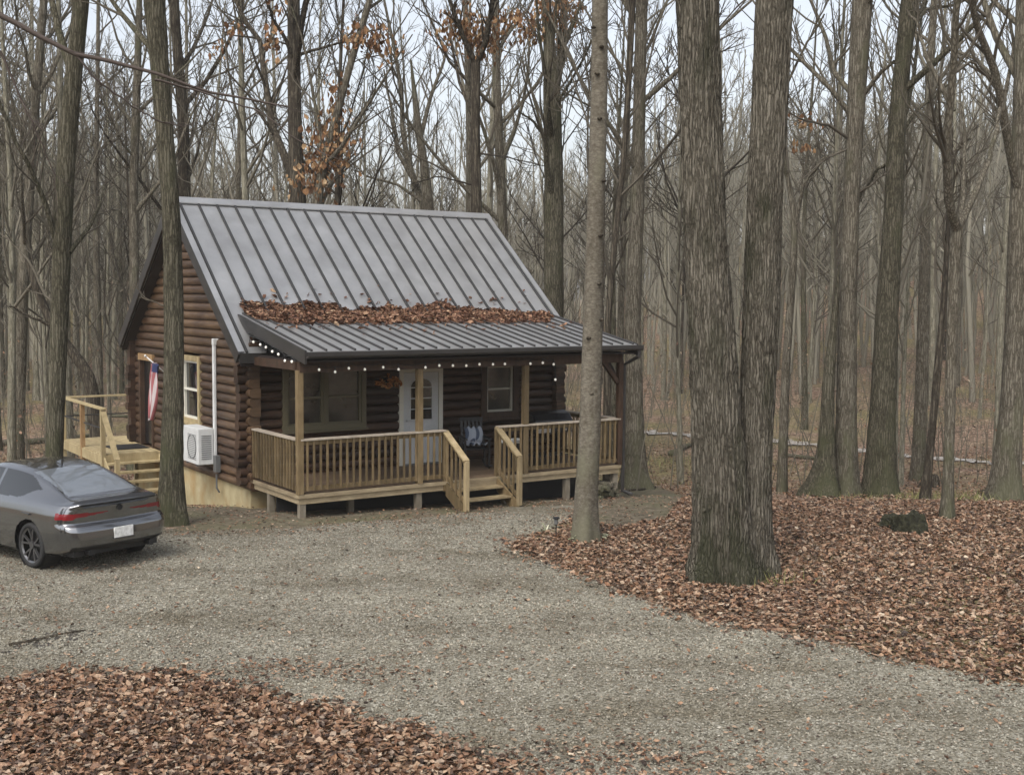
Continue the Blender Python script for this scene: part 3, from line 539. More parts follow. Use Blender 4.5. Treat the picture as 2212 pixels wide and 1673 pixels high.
# the big twin
twt, twb = big_tree('twin_trunk_tree', 'huge twin trunked tree with furrowed bark and mossy foot at the gravel edge', [(1562, 1248, 122), (1560, 1150, 118), (1552, 1000, 112), (1546, 900, 107), (1535, 700, 100), (1524, 500, 92), (1516, 300, 88), (1505, 0, 86)], 17.7, 'bark_big', 12, sides=160, ridge=.065, nr=28, flare=.42, top=24, n1=10)
def second_stem():
    px = [(1622, 1243, 84), (1625, 1100, 80), (1630, 950, 76), (1638, 800, 78), (1645, 650, 78), (1654, 400, 74), (1664, 200, 74), (1671, 0, 76)]; Y = 17.95; pts = []; rad = []
    for x, y, wd in px: p = atY(x, y, Y); pts.append(np.array(p - twb)); rad.append(wd / 2 * Y / F)
    pts[0][2] = float(g(pts[0][0] + twb.x, Y)) - twb.z; pts.append(pts[-1] + np.array([.5, 0, 7])); rad.append(rad[-1] * .7); pts.append(pts[-1] + np.array([.6, 0, 6])); rad.append(.05)
    o = trunk_mesh('trunk', pts, rad, 120, 'bark_big', twt, .045, 26, .4, seed=44)
    tag(o, 'slimmer right hand trunk of the pair')
    rng = np.random.default_rng(9); V, Fc = tubes(crown_lines(rng, pts[-3:], rad[-3:], 8, 4, 4, .1, .5, .014), ns_); np_mesh('branches', V, Fc, 'twig', twt, smooth=True)
second_stem()
big_tree('tree', 'thin crooked trunk immediately right of the twin tree', [(1690, 1005, 22), (1697, 800, 18), (1712, 600, 16), (1718, 480, 14), (1700, 380, 9), (1692, 330, 7)], 30, 'bark_mid', 13, top=9, crown=False, sides=10, flare=.2,
         limbs=[([(1718, 480), (1750, 560), (1765, 640)], .03, .012, 3), ([(1716, 500), (1735, 400), (1780, 340), (1850, 320)], .05, .015, 7), ([(1700, 380), (1670, 300), (1690, 200), (1740, 100), (1780, 30)], .05, .02, 9)],
         extra=hanging_leaves([(1740, 262, 40, 14, 22), (1730, 320, 40, 10, 16)], .16))
big_tree('tree', 'pale straight trunk left of the broad mossy trunk, right woods', [(1828, 1036, 58), (1828, 900, 44), (1830, 700, 38), (1838, 450, 34), (1845, 300, 36), (1856, 120, 42), (1863, 0, 44)], 28.6, 'bark_mid', 14, top=20, sides=20, t0=.38, n1=12,
         limbs=[([(1865, 205), (1900, 160), (1935, 130)], .06, .035, 3), ([(1835, 300), (1790, 270), (1740, 262), (1700, 240)], .045, .015, 7), ([(1850, 420), (1880, 400), (1920, 370)], .04, .015, 5), ([(1835, 320), (1780, 345), (1720, 400)], .03, .012, 5)])
big_tree('tree', 'short dark broken snag leaning against the pale trunk', [(1778, 1036, 62), (1785, 980, 40), (1787, 900, 30), (1790, 800, 26), (1800, 720, 18)], 28.3, 'bark_moss', 15, top=5, crown=False, sides=16, flare=.5)
big_tree('tree', 'broad mossy trunk leaning right in the right woods', [(1903, 1032, 70), (1906, 900, 56), (1915, 700, 50), (1928, 500, 44), (1936, 300, 38), (1948, 150, 34), (1966, 0, 36)], 28.9, 'bark_moss', 16, top=20, sides=22, ridge=.03, t0=.38, n1=12,
         limbs=[([(1940, 340), (1890, 370), (1860, 425)], .05, .02, 4), ([(1945, 290), (1980, 240), (2030, 200), (2060, 170)], .05, .02, 6), ([(1960, 80), (2000, 20), (2060, 10), (2120, -20)], .05, .025, 6)])
big_tree('forked_tree', 'young forked tree standing alone on leaves at right', [(2046, 1118, 26), (2050, 980, 22), (2054, 800, 23), (2060, 600, 25), (2068, 490, 27)], 22.9, 'bark_mid', 17, top=6, crown=False, sides=16, flare=.35,
         limbs=[([(2068, 500), (2050, 440), (2045, 350), (2052, 230), (2060, 100), (2068, -60)], .1, .055, 9), ([(2070, 490), (2080, 430), (2084, 330), (2080, 220)], .06, .02, 6), ([(2072, 490), (2100, 430), (2130, 360), (2150, 290), (2160, 230)], .075, .03, 8), ([(2060, 240), (2000, 120), (1985, 60), (1960, 20)], .05, .02, 6), ([(2058, 160), (2100, 130), (2150, 190)], .04, .015, 6)])
big_tree('tree', 'thin dark slanting trunk beside the rotten stump', [(1999, 1045, 20), (2010, 960, 17), (2025, 800, 17), (2036, 690, 15), (2044, 560, 12)], 26.8, 'bark_dark', 18, top=8, crown=True, sides=10, n1=8, t0=.5, flare=.3)
big_tree('tree', 'pale trunk at the right edge with a moss covered foot', [(2170, 1062, 66), (2184, 900, 50), (2195, 700, 46), (2200, 500, 42), (2206, 300, 36), (2212, 0, 32)], 26.6, 'bark_mid', 19, top=19, sides=20, ridge=.025,
         limbs=[([(2204, 430), (2180, 320), (2165, 230), (2140, 130), (2110, 60), (2095, -20)], .11, .06, 9), ([(2165, 230), (2190, 120), (2180, 20)], .05, .03, 6), ([(2150, 170), (2110, 130), (2060, 110), (2030, 60)], .05, .02, 6)])
big_tree('tree', 'slim dark trunk at the far left edge of the photo', [(36, 1010, 30), (42, 850, 26), (50, 600, 24), (70, 300, 20), (95, 0, 16)], 36, 'bark_mid', 20, top=18, sides=14, t0=.3, n1=16)
big_tree('tree', 'reddish brown trunk between the two tall left trunks', [(288, 900, 28), (290, 560, 20), (288, 400, 19), (293, 280, 18), (296, 180, 16), (300, 60, 13)], 38, 'bark_mid', 21, top=17, sides=14, t0=.4, n1=14)
big_tree('fallen_tree', 'fallen dark trunk leaning behind the side deck', [(222, 868, 30), (195, 810, 30), (160, 765, 28), (110, 700, 22), (78, 620, 18), (60, 560, 14)], 33, 'bark_dark', 22, top=4, crown=False, sides=14, flare=.1, limbs=[([(120, 710), (80, 690), (20, 660)], .05, .02, 5)])
big_tree('forked_tree', 'grey multi forked tree above the roof ridge', [(925, 700, 30), (925, 460, 26), (918, 360, 18), (905, 290, 16)], 40, 'bark_mid', 23, top=12, crown=False, sides=12, tw='twig',
         limbs=[([(925, 470), (890, 380), (870, 300), (868, 200), (850, 90), (830, 0)], .12, .04, 14), ([(908, 300), (930, 210), (960, 130), (975, 40)], .08, .03, 12), ([(900, 400), (860, 330), (850, 260), (830, 150)], .09, .03, 12), ([(920, 440), (860, 400), (790, 380), (740, 330)], .06, .02, 10)])

# a tree outside the picture at left whose long bough reaches into the view
def bough():
    Y = 15.0; bx = -9.6; b = Vector((bx, Y, float(g(bx, Y))))
    t = thing('tree', b, 'long thin bough with rusty buds drooping in from the top left corner', 'tree')
    trunk_mesh('trunk', [(0, 0, 0), (.05, 0, 4), (.15, .1, 9), (.2, .1, 15)], [.28, .22, .17, .05], 24, 'bark_moss', t, .03, 15, .4, seed=5)
    rng = np.random.default_rng(3); lines = crown_lines(rng, [(.05, 0, 4), (.15, .1, 9), (.2, .1, 15)], [.2, .15, .05], 14, 5, 4, .55, .3, .01)
    def pl(l, Yv, r0, r1, k=22):
        q = np.array([tuple(atY(x, y, Yv + dy) - b) for x, y, dy in l]); ss = np.linspace(0, len(q) - 1, k)
        q = np.stack([np.interp(ss, np.arange(len(q)), q[:, c]) for c in range(3)], 1) + rng.normal(0, .006, (k, 3)); lines.append((q, np.linspace(r0, r1, k))); return q
    q0 = np.array([(.1, 0, 6.9)]); first = np.array(tuple(atY(-60, 0, Y) - b))
    lines.append((np.array([q0[0], (q0[0] + first) / 2 + np.array([0, 0, .25]), first]), np.array([.07, .05, .042])))
    a = pl([(-60, 0, 0), (0, 30, 0), (60, 65, 0), (160, 118, 0), (250, 135, 0), (340, 160, 0), (450, 200, .2), (560, 218, .3), (625, 232, .4)], Y, .042, .01)
    c = pl([(335, 172, 0), (400, 188, 0), (480, 215, -.1), (560, 240, -.2), (640, 300, -.3), (700, 330, -.4)], Y, .018, .007)
    d = pl([(165, 120, 0), (210, 175, 0), (280, 225, .1), (340, 260, .2), (400, 275, .3)], Y, .018, .007)
    e = pl([(0, 110, 0), (40, 200, 0), (80, 290, 0), (120, 380, .1)], Y, .02, .008)
    lines.append((np.array([q0[0], (q0[0] + e[0]) / 2, e[0]]), np.array([.04, .03, .02])))
    for s in (a, c, d, e):
        for _ in range(9):
            p, dd = along(s, rng.uniform(.15, 1)); l_ = limb(rng, p, spread(rng, dd, rng.uniform(.4, 1)), rng.uniform(.3, .9), .006, .003, 5, up=-.02); lines.append(l_)
    V, Fc = tubes(lines, ns_); np_mesh('branches', V, Fc, M['bough'], t, smooth=True)
M['bough'] = mat('bough', (.055, .04, .032), .85)
bough()

# forest prototypes, copied through the woods behind
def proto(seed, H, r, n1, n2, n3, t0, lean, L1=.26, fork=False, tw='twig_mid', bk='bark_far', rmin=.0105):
    rng = np.random.default_rng(seed); k = 9; z = np.linspace(0, H, k)
    tp = np.stack([lean * z + .25 * np.sin(z * .3 + seed) * z / H, .2 * np.sin(z * .25 + 2 * seed) * z / H, z], 1); tp[:, :2] -= tp[0, :2]
    tr = r * (1 - .8 * (z / H) ** 1.2)
    t = bpy.data.objects.new('bare_tree', None); COL.objects.link(t)
    trunk_mesh('trunk', tp, tr, 12, bk, t, .03, 7, .35, .3, seed, .6)
    lines = crown_lines(rng, tp, tr, n1, n2, n3, t0, L1, rmin, (5, 4, 2))
    if fork:
        p, d = along(tp, .35); f, fr = limb(rng, p, spread(rng, d, .35), H * .55, r * .6, .02, 7, .07, .1); lines.append((f, fr)); lines += crown_lines(rng, f, fr, n1 // 2, n2, n3, .2, L1, rmin, (4, 3, 2))
    V, Fc = tubes(lines, ns_); np_mesh('branches', V, Fc, tw, t, smooth=True)
    return t
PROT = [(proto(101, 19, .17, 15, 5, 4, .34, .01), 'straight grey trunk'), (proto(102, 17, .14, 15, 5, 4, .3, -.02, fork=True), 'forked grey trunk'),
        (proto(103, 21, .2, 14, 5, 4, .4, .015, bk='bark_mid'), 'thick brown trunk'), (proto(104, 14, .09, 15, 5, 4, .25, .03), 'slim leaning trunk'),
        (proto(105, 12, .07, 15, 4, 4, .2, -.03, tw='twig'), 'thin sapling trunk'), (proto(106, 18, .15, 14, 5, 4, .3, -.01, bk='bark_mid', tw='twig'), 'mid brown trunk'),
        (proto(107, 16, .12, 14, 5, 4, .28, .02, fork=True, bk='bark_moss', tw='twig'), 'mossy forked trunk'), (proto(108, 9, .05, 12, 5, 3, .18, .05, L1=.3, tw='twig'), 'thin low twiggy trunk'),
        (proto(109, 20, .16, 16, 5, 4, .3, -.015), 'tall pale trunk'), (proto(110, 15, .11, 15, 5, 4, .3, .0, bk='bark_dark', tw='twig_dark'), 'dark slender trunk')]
ZONES = [('bare tree with %s in the woods left of the cabin', 'bare trees left of the cabin'), ('bare tree with %s in the woods behind the cabin', 'bare trees behind the cabin'), ('bare tree with %s in the woods right of the cabin', 'bare trees right of the cabin')]
frng = np.random.default_rng(77); placed = []; used = set()
def scr(X, Y): return 1106 + F * X / Y
n_tree = 0; tries = 0
while n_tree < 160 and tries < 20000:
    tries += 1
    Y = 28 + 52 * frng.uniform(0, 1) ** .85; X = frng.uniform(-.5, .5) * Y * 1.02
    sx = scr(X, Y); u, v = w2c(X, Y)
    if footprint(X, Y, 1.6) or (-3.5 < u < 0 and 5 < v < 13): continue
    if 230 < sx < 1400 and v < 11.5: continue
    if sx <= 230 and Y < 31: continue
    if 330 < sx < 1250 and frng.uniform() < .5: continue
    if sx > 1400 and (Y < 31 or frng.uniform() < .6): continue
    if any((X - a) ** 2 + (Y - b) ** 2 < (1.1 + .012 * Y) ** 2 for a, b, *_ in placed + MAJOR): continue
    if 1400 < sx < 2212 and min(np.hypot(rc[:, 0] - X, rc[:, 1] - Y)) < 1.5: continue
    k = int(frng.choice(len(PROT), p=[.07, .05, .03, .19, .24, .05, .04, .21, .04, .08]))
    src, kind = PROT[k]
    if k in used:
        t = src.copy(); COL.objects.link(t)
        for ch in src.children: c = ch.copy(); COL.objects.link(c); c.parent = t
    else: t = src; used.add(k)
    s = frng.uniform(.8, 1.2); t.location = (X, Y, float(g(X, Y)) - .05); t.rotation_euler = (0, 0, frng.uniform(0, 6.28)); t.scale = (s, s, s * frng.uniform(.95, 1.15))
    zn = 0 if sx < 330 else (1 if sx < 1250 else 2)
    tag(t, ZONES[zn][0] % kind, 'tree', ZONES[zn][1]); placed.append((X, Y)); n_tree += 1

# the far wooded hillside: one mass
def far_wood():
    VV = []; FF = []; o = 0; prs = []
    for sd in range(8):
        rng = np.random.default_rng(500 + sd); H = rng.uniform(12, 18); z = np.linspace(0, H, 6); tp = np.stack([.3 * np.sin(z * .4 + sd), .2 * np.cos(z * .3 + sd), z], 1); tr = rng.uniform(.1, .19) * (1 - .8 * z / H)
        lines = [(tp, tr)] + crown_lines(rng, tp, tr, 11, 4, 3, .35, .24, .015, (3, 2, 1)); prs.append(tubes(lines, lambda r: 5 if r > .09 else 3))
    rng = np.random.default_rng(9); cnt = 0
    while cnt < 3200:
        r = 62 + 133 * rng.uniform(0, 1) ** .85; a = rng.uniform(-.74, .74); X, Y = r * math.sin(a), r * math.cos(a)
        if -.26 < a < .12 and r < 105 and rng.uniform() < .65: continue
        V, Fc = prs[rng.integers(8)]; s = rng.uniform(.65, 1.15); q = rng.uniform(0, 6.28); c, s_ = math.cos(q), math.sin(q)
        W = np.stack([V[:, 0] * c - V[:, 1] * s_, V[:, 0] * s_ + V[:, 1] * c, V[:, 2]], 1) * s + np.array([X, Y, float(g(X, Y)) - .2])
        VV.append(W); FF.append(Fc + o); o += len(W); cnt += 1
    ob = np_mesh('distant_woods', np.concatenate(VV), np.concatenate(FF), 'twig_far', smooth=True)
    tag(ob, 'grey brown bare woods covering the hillside far behind the cabin', 'woods', kind='stuff')
far_wood()
# understory: thin stems and a few clinging leaves
def brush():
    rng = np.random.default_rng(21); lines = []; LP = []
    for _ in range(1500):
        Y = 30 + 50 * rng.uniform(0, 1) ** .8; X = rng.uniform(-.5, .5) * Y; u, v = w2c(X, Y)
        if footprint(X, Y, 1.2) or (-4 < u < 0.2 and 4 < v < 13) or (Y < 36 and 300 < scr(X, Y) < 1350): continue
        p = np.array([X, Y, float(g(X, Y))]); L = rng.uniform(.8, 4.5)
        b, br = limb(rng, p, np.array([rng.normal(0, .15), rng.normal(0, .15), 1]), L, .006 + L * .004, .006, 4, .1, .05); lines.append((b, br))
        for _ in range(rng.integers(2, 5)):
            q, d = along(b, rng.uniform(.3, 1)); c = limb(rng, q, spread(rng, d, .7), L * rng.uniform(.2, .45), .008, .005, 3); lines.append(c)
            if rng.uniform() < .35:
                for _ in range(rng.integers(2, 7)): LP.append(along(c[0], rng.uniform(.2, 1))[0] + rng.normal(0, .1, 3))
    V, Fc = tubes(lines, lambda r: 3); o = np_mesh('undergrowth', V, Fc, 'twig_mid', smooth=True); tag(o, 'thin bare saplings and twigs filling the gaps between trunks', 'undergrowth', kind='stuff')
    o = leaves('withered_leaves', np.array(LP), .085, 'leaf', 1.0); tag(o, 'withered reddish leaves clinging to low saplings between the trunks', 'leaves', kind='stuff')
brush()
for i, (px, l, r, a, lb) in enumerate([((1470, 975), 2.2, .12, 1.1, 'mossy fallen log in the grass behind the twin tree'), ((1730, 990), 1.8, .08, -.9, 'thin fallen log between the twin tree and the broken snag'), ((60, 960), 5, .14, .5, 'fallen log on the leafy floor at the far left'),
        ((210, 900), 4, .1, -.3, 'fallen log behind the side deck')]):
    c = hit(*px); mb = MB(); k = 7; pt = []
    for j in range(k):
        f = j / (k - 1) - .5; x, y = c[0] + f * l * math.cos(a), c[1] + f * l * math.sin(a) + .15 * math.sin(f * 5); pt.append((x - c[0], y - c[1], float(g(x, y)) - c[2] + r * .8))
    mb.tube(pt, [r * (1.1 - .5 * j / k) for j in range(k)], 12); tag(mb.build('fallen_log', 'bark_mid', None, True, loc=tuple(c)), lb, 'log')
# tufts of pale grass
def tufts():
    rng = np.random.default_rng(31); V = []; Fc = []; n = 0
    spots = [(hit(1440, 1000), 1.6, .8, 500), (hit(1700, 1010), 1.4, .7, 400), (hit(2130, 1075), 1.5, .6, 300), (hit(1660, 1262), .35, .15, 60), (hit(1370, 1045), 1.2, .5, 120), (hit(2090, 1080), 1.5, .6, 300), (hit(60, 1010), 3, 2, 300)]
    for c, rx, ry, k in spots:
        for _ in range(k):
            x, y = c[0] + rng.normal(0, rx), c[1] + rng.normal(0, ry); z = float(g(x, y)); h = rng.uniform(.08, .28); a = rng.uniform(0, 6.28); w_ = .008; l = rng.normal(0, .1, 2)
            V += [(x - w_ * math.cos(a), y - w_ * math.sin(a), z), (x + w_ * math.cos(a), y + w_ * math.sin(a), z), (x + l[0], y + l[1], z + h)]; Fc.append((n, n + 1, n + 2)); n += 3
    o = np_mesh('grass_tufts', np.array(V), np.array(Fc), 'grass'); tag(o, 'yellow green grass tufts under the trees behind the cabin', 'grass', kind='stuff')
tufts()

# ------------------------------------------------------------------ the log cabin
DP, WD, VB = 2.43, 7.76, 9.85                        # porch depth, width, back wall
UL, UR, VR, ZR, VE, ZE = -.363, 8.14, 6.03, 5.87, 2.04, 2.578
SL = (ZR - ZE) / (VR - VE)
cab = thing('log_cabin', (CX0, CY0, DZ), 'brown log cabin with grey standing seam metal roof and railed front porch', 'cabin', rz=TH)
def merge_iv(cuts, a, b):
    out = [(a, b)]
    for c0, c1 in cuts:
        nx = []
        for s, e in out:
            if c1 <= s or c0 >= e: nx.append((s, e)); continue
            if c0 > s: nx.append((s, c0))
            if c1 < e: nx.append((c1, e))
        out = nx
    return out
LOGH = .19
def log_wall(axis, pos, a, b, z0, z1, side, holes=(), clip=None, name='wall', off=0.):
    """rows of D-profile logs; axis 'u' runs along u at v=pos. side = outward sign"""
    mb = MB(); ends = MB(); z = z0 + off; row = 0; lr = random.Random(hash(name + axis) % 99 + int(pos * 10))
    while z < z1 - .02:
        h = LOGH; aa, bb = a, b
        if clip:
            c0, c1 = clip(z + h * .5); aa, bb = max(aa, c0), min(bb, c1)
        if bb - aa < .1: break
        corner = z < (2.75 if axis == 'v' else 2.55)
        ext = (.24 + lr.uniform(-.04, .05)) if corner else 0
        cuts = [(h0, h1) for h0, h1, y0, y1 in holes if y0 < z + h * .7 and y1 > z + h * .3]
        for s, e in merge_iv(cuts, aa - ext, bb + (ext if corner else 0)):
            jit = lr.uniform(-.006, .006)
            prof = [(0, 0), (.05 + jit, .008), (.085 + jit, .035), (.1 + jit, .075), (.1 + jit, .115), (.085 + jit, .155), (.05 + jit, .182), (0, .19), (-.14, .19), (-.14, 0)]
            pr = [(pos + side * p, z + q) for p, q in prof]
            mb.prism(pr if True else pr, s, e, 'x' if axis == 'u' else 'y') if axis == 'u' else mb.add(*prism_v(pr, s, e))
        z += h; row += 1
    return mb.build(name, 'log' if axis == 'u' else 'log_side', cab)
def prism_v(pr, a, b):
    n = len(pr); return [(p[0], a, p[1]) for p in pr] + [(p[0], b, p[1]) for p in pr], [tuple(range(n)), tuple(range(2 * n - 1, n - 1, -1))] + [(i, i + n, (i + 1) % n + n, (i + 1) % n) for i in range(n)]
rooflim = lambda z: (VR - (ZR - .22 - z) / SL if z > 2.4 else -9, VR + (ZR - .22 - z) / SL if z > 2.4 else 99)
WINS_F = [(.79, 2.5, 1.02, 2.17), (5.73, 6.46, 1.08, 2.14)]
DOOR_F = (3.53, 4.44, .03, 2.06)
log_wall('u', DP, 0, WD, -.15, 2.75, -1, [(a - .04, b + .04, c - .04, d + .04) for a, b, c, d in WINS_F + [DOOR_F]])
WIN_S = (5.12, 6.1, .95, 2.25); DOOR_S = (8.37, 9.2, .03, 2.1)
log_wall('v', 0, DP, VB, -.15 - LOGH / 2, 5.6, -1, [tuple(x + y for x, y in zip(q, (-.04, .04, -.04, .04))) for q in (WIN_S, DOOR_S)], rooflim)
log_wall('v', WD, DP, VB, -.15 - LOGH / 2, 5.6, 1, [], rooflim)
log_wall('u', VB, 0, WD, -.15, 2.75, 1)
mb = MB(); mb.box((.2, DP + .2, -.1), (WD - .2, VB - .2, 2.5)); mb.build('dark_interior', 'black', cab)  # solid black box painted as the unlit inside of the cabin
mb = MB()
mb.prism([(DP - .02, -1.0), (DP - .02, -.15), (VB + .02, -.15), (VB + .02, -1.9), (6, -1.6)], .0, .2, 'x')
mb.prism([(DP - .02, -1.3), (DP - .02, -.15), (VB + .02, -.15), (VB + .02, -2.)], WD - .2, WD, 'x')
mb.box((.2, DP - .02, -1.4), (WD - .2, DP + .18, -.15)); mb.box((.2, VB - .16, -2.0), (WD - .2, VB + .02, -.15))
mb.build('foundation', 'foundation', cab)

# main roof: two slabs with ribs, trim and ridge cap
def slope_pt(v, up=0.): d = abs(v - VR); return ZR - d * SL + up
def roof_slope(sgn):
    ve = VE if sgn < 0 else 2 * VR - VE; nx = Vector((0, sgn * SL, 1)).normalized()
    mb = MB(); T = .16
    mb.add([(UL, VR, ZR), (UR, VR, ZR), (UR, ve, ZE), (UL, ve, ZE), (UL, VR, ZR - T - .03), (UR, VR, ZR - T - .03), (UR, ve, ZE - T), (UL, ve, ZE - T)],
           [(0, 1, 2, 3), (4, 7, 6, 5), (3, 2, 6, 7), (1, 5, 6, 2), (0, 3, 7, 4)])
    ro = mb.build('roof', 'metal_roof', cab)
    rb = MB(); n = 19
    for i in range(n + 1):
        u = UL + .16 + (UR - UL - .32) * i / n
        a, b = Vector((u, VR, ZR)) + nx * .018, Vector((u, ve, ZE)) + nx * .018
        a.y += sgn * .1; a.z -= .1 * SL
        rb.beam(a, b, .045, .05, up=nx)
    rb.build('ribs', 'metal_rib', ro)
    for u in (UL - .02, UR + .02):
        tr = MB(); tr.beam(Vector((u, VR, ZR - .1)), Vector((u, ve, ZE - .1)), .05, .24, up=nx); tr.build('rake_board', 'metal_dark', ro)
    tr = MB(); tr.beam(Vector((UL, ve + sgn * .02, ZE - .1)), Vector((UR, ve + sgn * .02, ZE - .1)), .04, .2)
    tr.build('fascia', 'metal_dark', ro)
    for u in (UL + .035, UR - .035):
        tw_ = MB(); tw_.beam(Vector((u, VR, ZR)) + nx * .03, Vector((u, ve, ZE)) + nx * .03, .13, .03, up=nx); tw_.build('edge_trim', 'metal_roof', ro)
    return ro
ro = roof_slope(-1); roof_slope(1)
mb = MB(); mb.prism([(VR - .17, ZR - .1), (VR - .17, ZR - .075), (VR, ZR + .06), (VR + .17, ZR - .075), (VR + .17, ZR - .1), (VR, ZR + .035)], UL - .05, UR + .05, 'x'); mb.build('ridge_cap', 'metal_roof', cab)
# rafters tails / soffit inside gable overhang
mb = MB()
for sgn in (-1, 1):
    ve = VE if sgn < 0 else 2 * VR - VE; nx = Vector((0, sgn * SL, 1)).normalized()
    mb.beam(Vector((UL + .18, VR, ZR - .25)), Vector((UL + .18, ve, ZE - .25)), .28, .05, up=nx); mb.beam(Vector((UR - .18, VR, ZR - .25)), Vector((UR - .18, ve, ZE - .25)), .28, .05, up=nx)
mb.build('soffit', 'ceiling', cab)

# porch roof
PUL, PUR, PVE, PZE, PVT, PZT = -.0, 7.95, -.34, 2.71, 2.93, 3.325
PS = (PZT - PZE) / (PVT - PVE); nx = Vector((0, -PS, 1)).normalized()
mb = MB(); T = .1
mb.add([(PUL, PVT + .12, PZT + .12 * PS), (PUR, PVT + .12, PZT + .12 * PS), (PUR, PVE, PZE), (PUL, PVE, PZE), (PUL, PVT + .12, PZT - T), (PUR, PVT + .12, PZT - T), (PUR, PVE, PZE - T), (PUL, PVE, PZE - T)],
       [(3, 2, 1, 0), (4, 5, 6, 7), (7, 6, 2, 3), (6, 5, 1, 2), (4, 7, 3, 0)])
pr = mb.build('porch_roof', 'metal_roof', cab)
mb = MB(); n = 26
for i in range(n + 1):
    u = PUL + .1 + (PUR - PUL - .2) * i / n
    mb.beam(Vector((u, PVT + .06, PZT + .06 * PS)) + nx * .016, Vector((u, PVE, PZE)) + nx * .016, .035, .04, up=nx)
mb.build('ribs', 'metal_rib', pr)
for u in (PUL - .02, PUR + .02): mb = MB(); mb.prism([(PVE, PZE + .015), (PVE, PZE - .24), (DP, PZT - .34), (DP + .3, PZT - .2), (PVT, PZT + .015)], u - .02, u + .02, 'x'); mb.build('fascia', 'metal_dark', pr)
mb = MB(); mb.prism([(PVE - .13, PZE - .015), (PVE - .13, PZE - .09), (PVE - .1, PZE - .13), (PVE - .02, PZE - .13), (PVE - .02, PZE - .015), (PVE - .035, PZE - .015), (PVE - .035, PZE - .1), (PVE - .115, PZE - .08), (PVE - .115, PZE - .015)], PUL - .03, PUR + .1, 'x')
mb.build('gutter', 'metal_dark', pr)
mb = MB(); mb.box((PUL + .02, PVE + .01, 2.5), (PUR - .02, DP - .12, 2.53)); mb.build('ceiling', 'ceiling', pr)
mb = MB(); mb.box((-.02, -.07, 2.3), (WD + .02, .07, 2.5)); mb.box((-.06, .07, 2.34), (.06, DP - .1, 2.5)); mb.box((WD - .06, .07, 2.34), (WD + .06, DP - .1, 2.5)); mb.build('beam', 'trim_dark', pr)
for i in range(4):
    u = WD * i / 3; mb = MB(); mb.box((u - .06, -.06, .0), (u + .06, .06, 2.34)); po = mb.build('post', 'treated' if i < 3 else 'trim_dark', cab, bevel=.006)
mb = MB()
for u, s in ((WD, -1),): mb.beam((u + s * .06, 0, 1.85), (u + s * .5, 0, 2.34), .09, .09, up=(0, 1, 0)); mb.beam((u, .06, 1.85), (u, .5, 2.34), .09, .09, up=(1, 0, 0))
mb.build('brace', 'trim_dark', cab)
mb = MB(); mb.tube([(PUR + .02, PVE - .075, PZE - .12), (PUR + .02, PVE - .07, 2.45), (WD + .11, -.02, 2.25), (WD + .11, -.02, 1.2), (WD + .11, -.02, -.1), (WD + .11, -.02, -.6), (WD + .25, -.2, -.68)], .045, 8); mb.build('downspout', 'metal_dark', cab)

# deck
mb = MB(); k = int(DP / .145)
for i in range(k): mb.box((-.03, -.03 + i * (DP + .0) / k, -.032), (WD + .03, -.03 + (i + 1) * DP / k - .006, 0))
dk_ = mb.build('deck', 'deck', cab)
mb = MB(); mb.box((0, -.012, -.19), (WD, .028, -.036)); mb.box((-.012, .0, -.19), (.028, DP - .1, -.036)); mb.box((WD - .028, .0, -.19), (WD + .012, DP - .1, -.036)); mb.box((.03, .4, -.2), (WD - .03, .44, -.05))
mb.build('rim_joist', 'rim_joist', dk_)
mb = MB(); mb.box((-.045, -.05, -.075), (WD + .045, -.031, .0)); mb.box((-.05, -.03, -.075), (-.031, DP - .1, .0)); mb.build('edge_board', 'rim_joist', dk_)
for u, v in [(.06, .06), (1.3, .5), (2.6, .08), (5.0, .5), (6.35, .08), (WD - .06, .08), (.06, 1.5), (WD - .06, 1.5), (3.8, 1.4)]:
    X, Y, _ = c2w(u, v, 0); zg = float(g(X, Y)) - DZ
    mb = MB(); mb.box((u - .06, v - .06, zg - .15), (u + .06, v + .06, -.19)); mb.build('support_post', 'post_base', dk_)
mb = MB(); mb.box((.05, 1.2, -1.0), (WD - .1, 1.23, -.2)); mb.build('under_deck_shade', 'black', dk_)  # black sheet stands in for the shade under the deck

def railing(p, q, name='railing', m='treated', top='rail_top', zt=1.05, n=None, drop=(0, 0), bars=True, end=(0, 0)):
    """posts not included; p, q = (u, v) ends, drop = deck-relative heights at both ends"""
    p3, q3 = Vector((*p, drop[0])), Vector((*q, drop[1])); up = Vector((0, 0, 1))
    mb = MB(); mb.beam(p3 + up * (zt - .018), q3 + up * (zt - .018), .14, .036); r = mb.build(name, top, cab, bevel=.004)
    mb = MB(); mb.beam(p3 + up * (zt - .08), q3 + up * (zt - .08), .04, .085); mb.build('upper_rail', m, r)
    mb = MB(); mb.beam(p3 + up * .1, q3 + up * .1, .04, .085); mb.build('lower_rail', m, r)
    if bars:
        L = (q3 - p3).length; n = n or int(L / .138); d = (q3 - p3)
        sd = Vector((d.y, -d.x, 0)).normalized()
        base = None
        for i in range(1, n):
            c = p3 + d * (i / n) + sd * .038
            mb = MB(); mb.box((c.x - .018, c.y - .018, c.z + .06), (c.x + .018, c.y + .018, c.z + zt - .04)); mb.build('baluster', m, r)
    return r
SX1, SX2, SV = 3.19, 4.47, -.82
railing((0.0, 0.0), (SX1, 0.0)); railing((.0, DP - .15), (.0, 0.07)); railing((SX2, 0), (WD, 0)); railing((WD, .07), (WD, DP - .15))
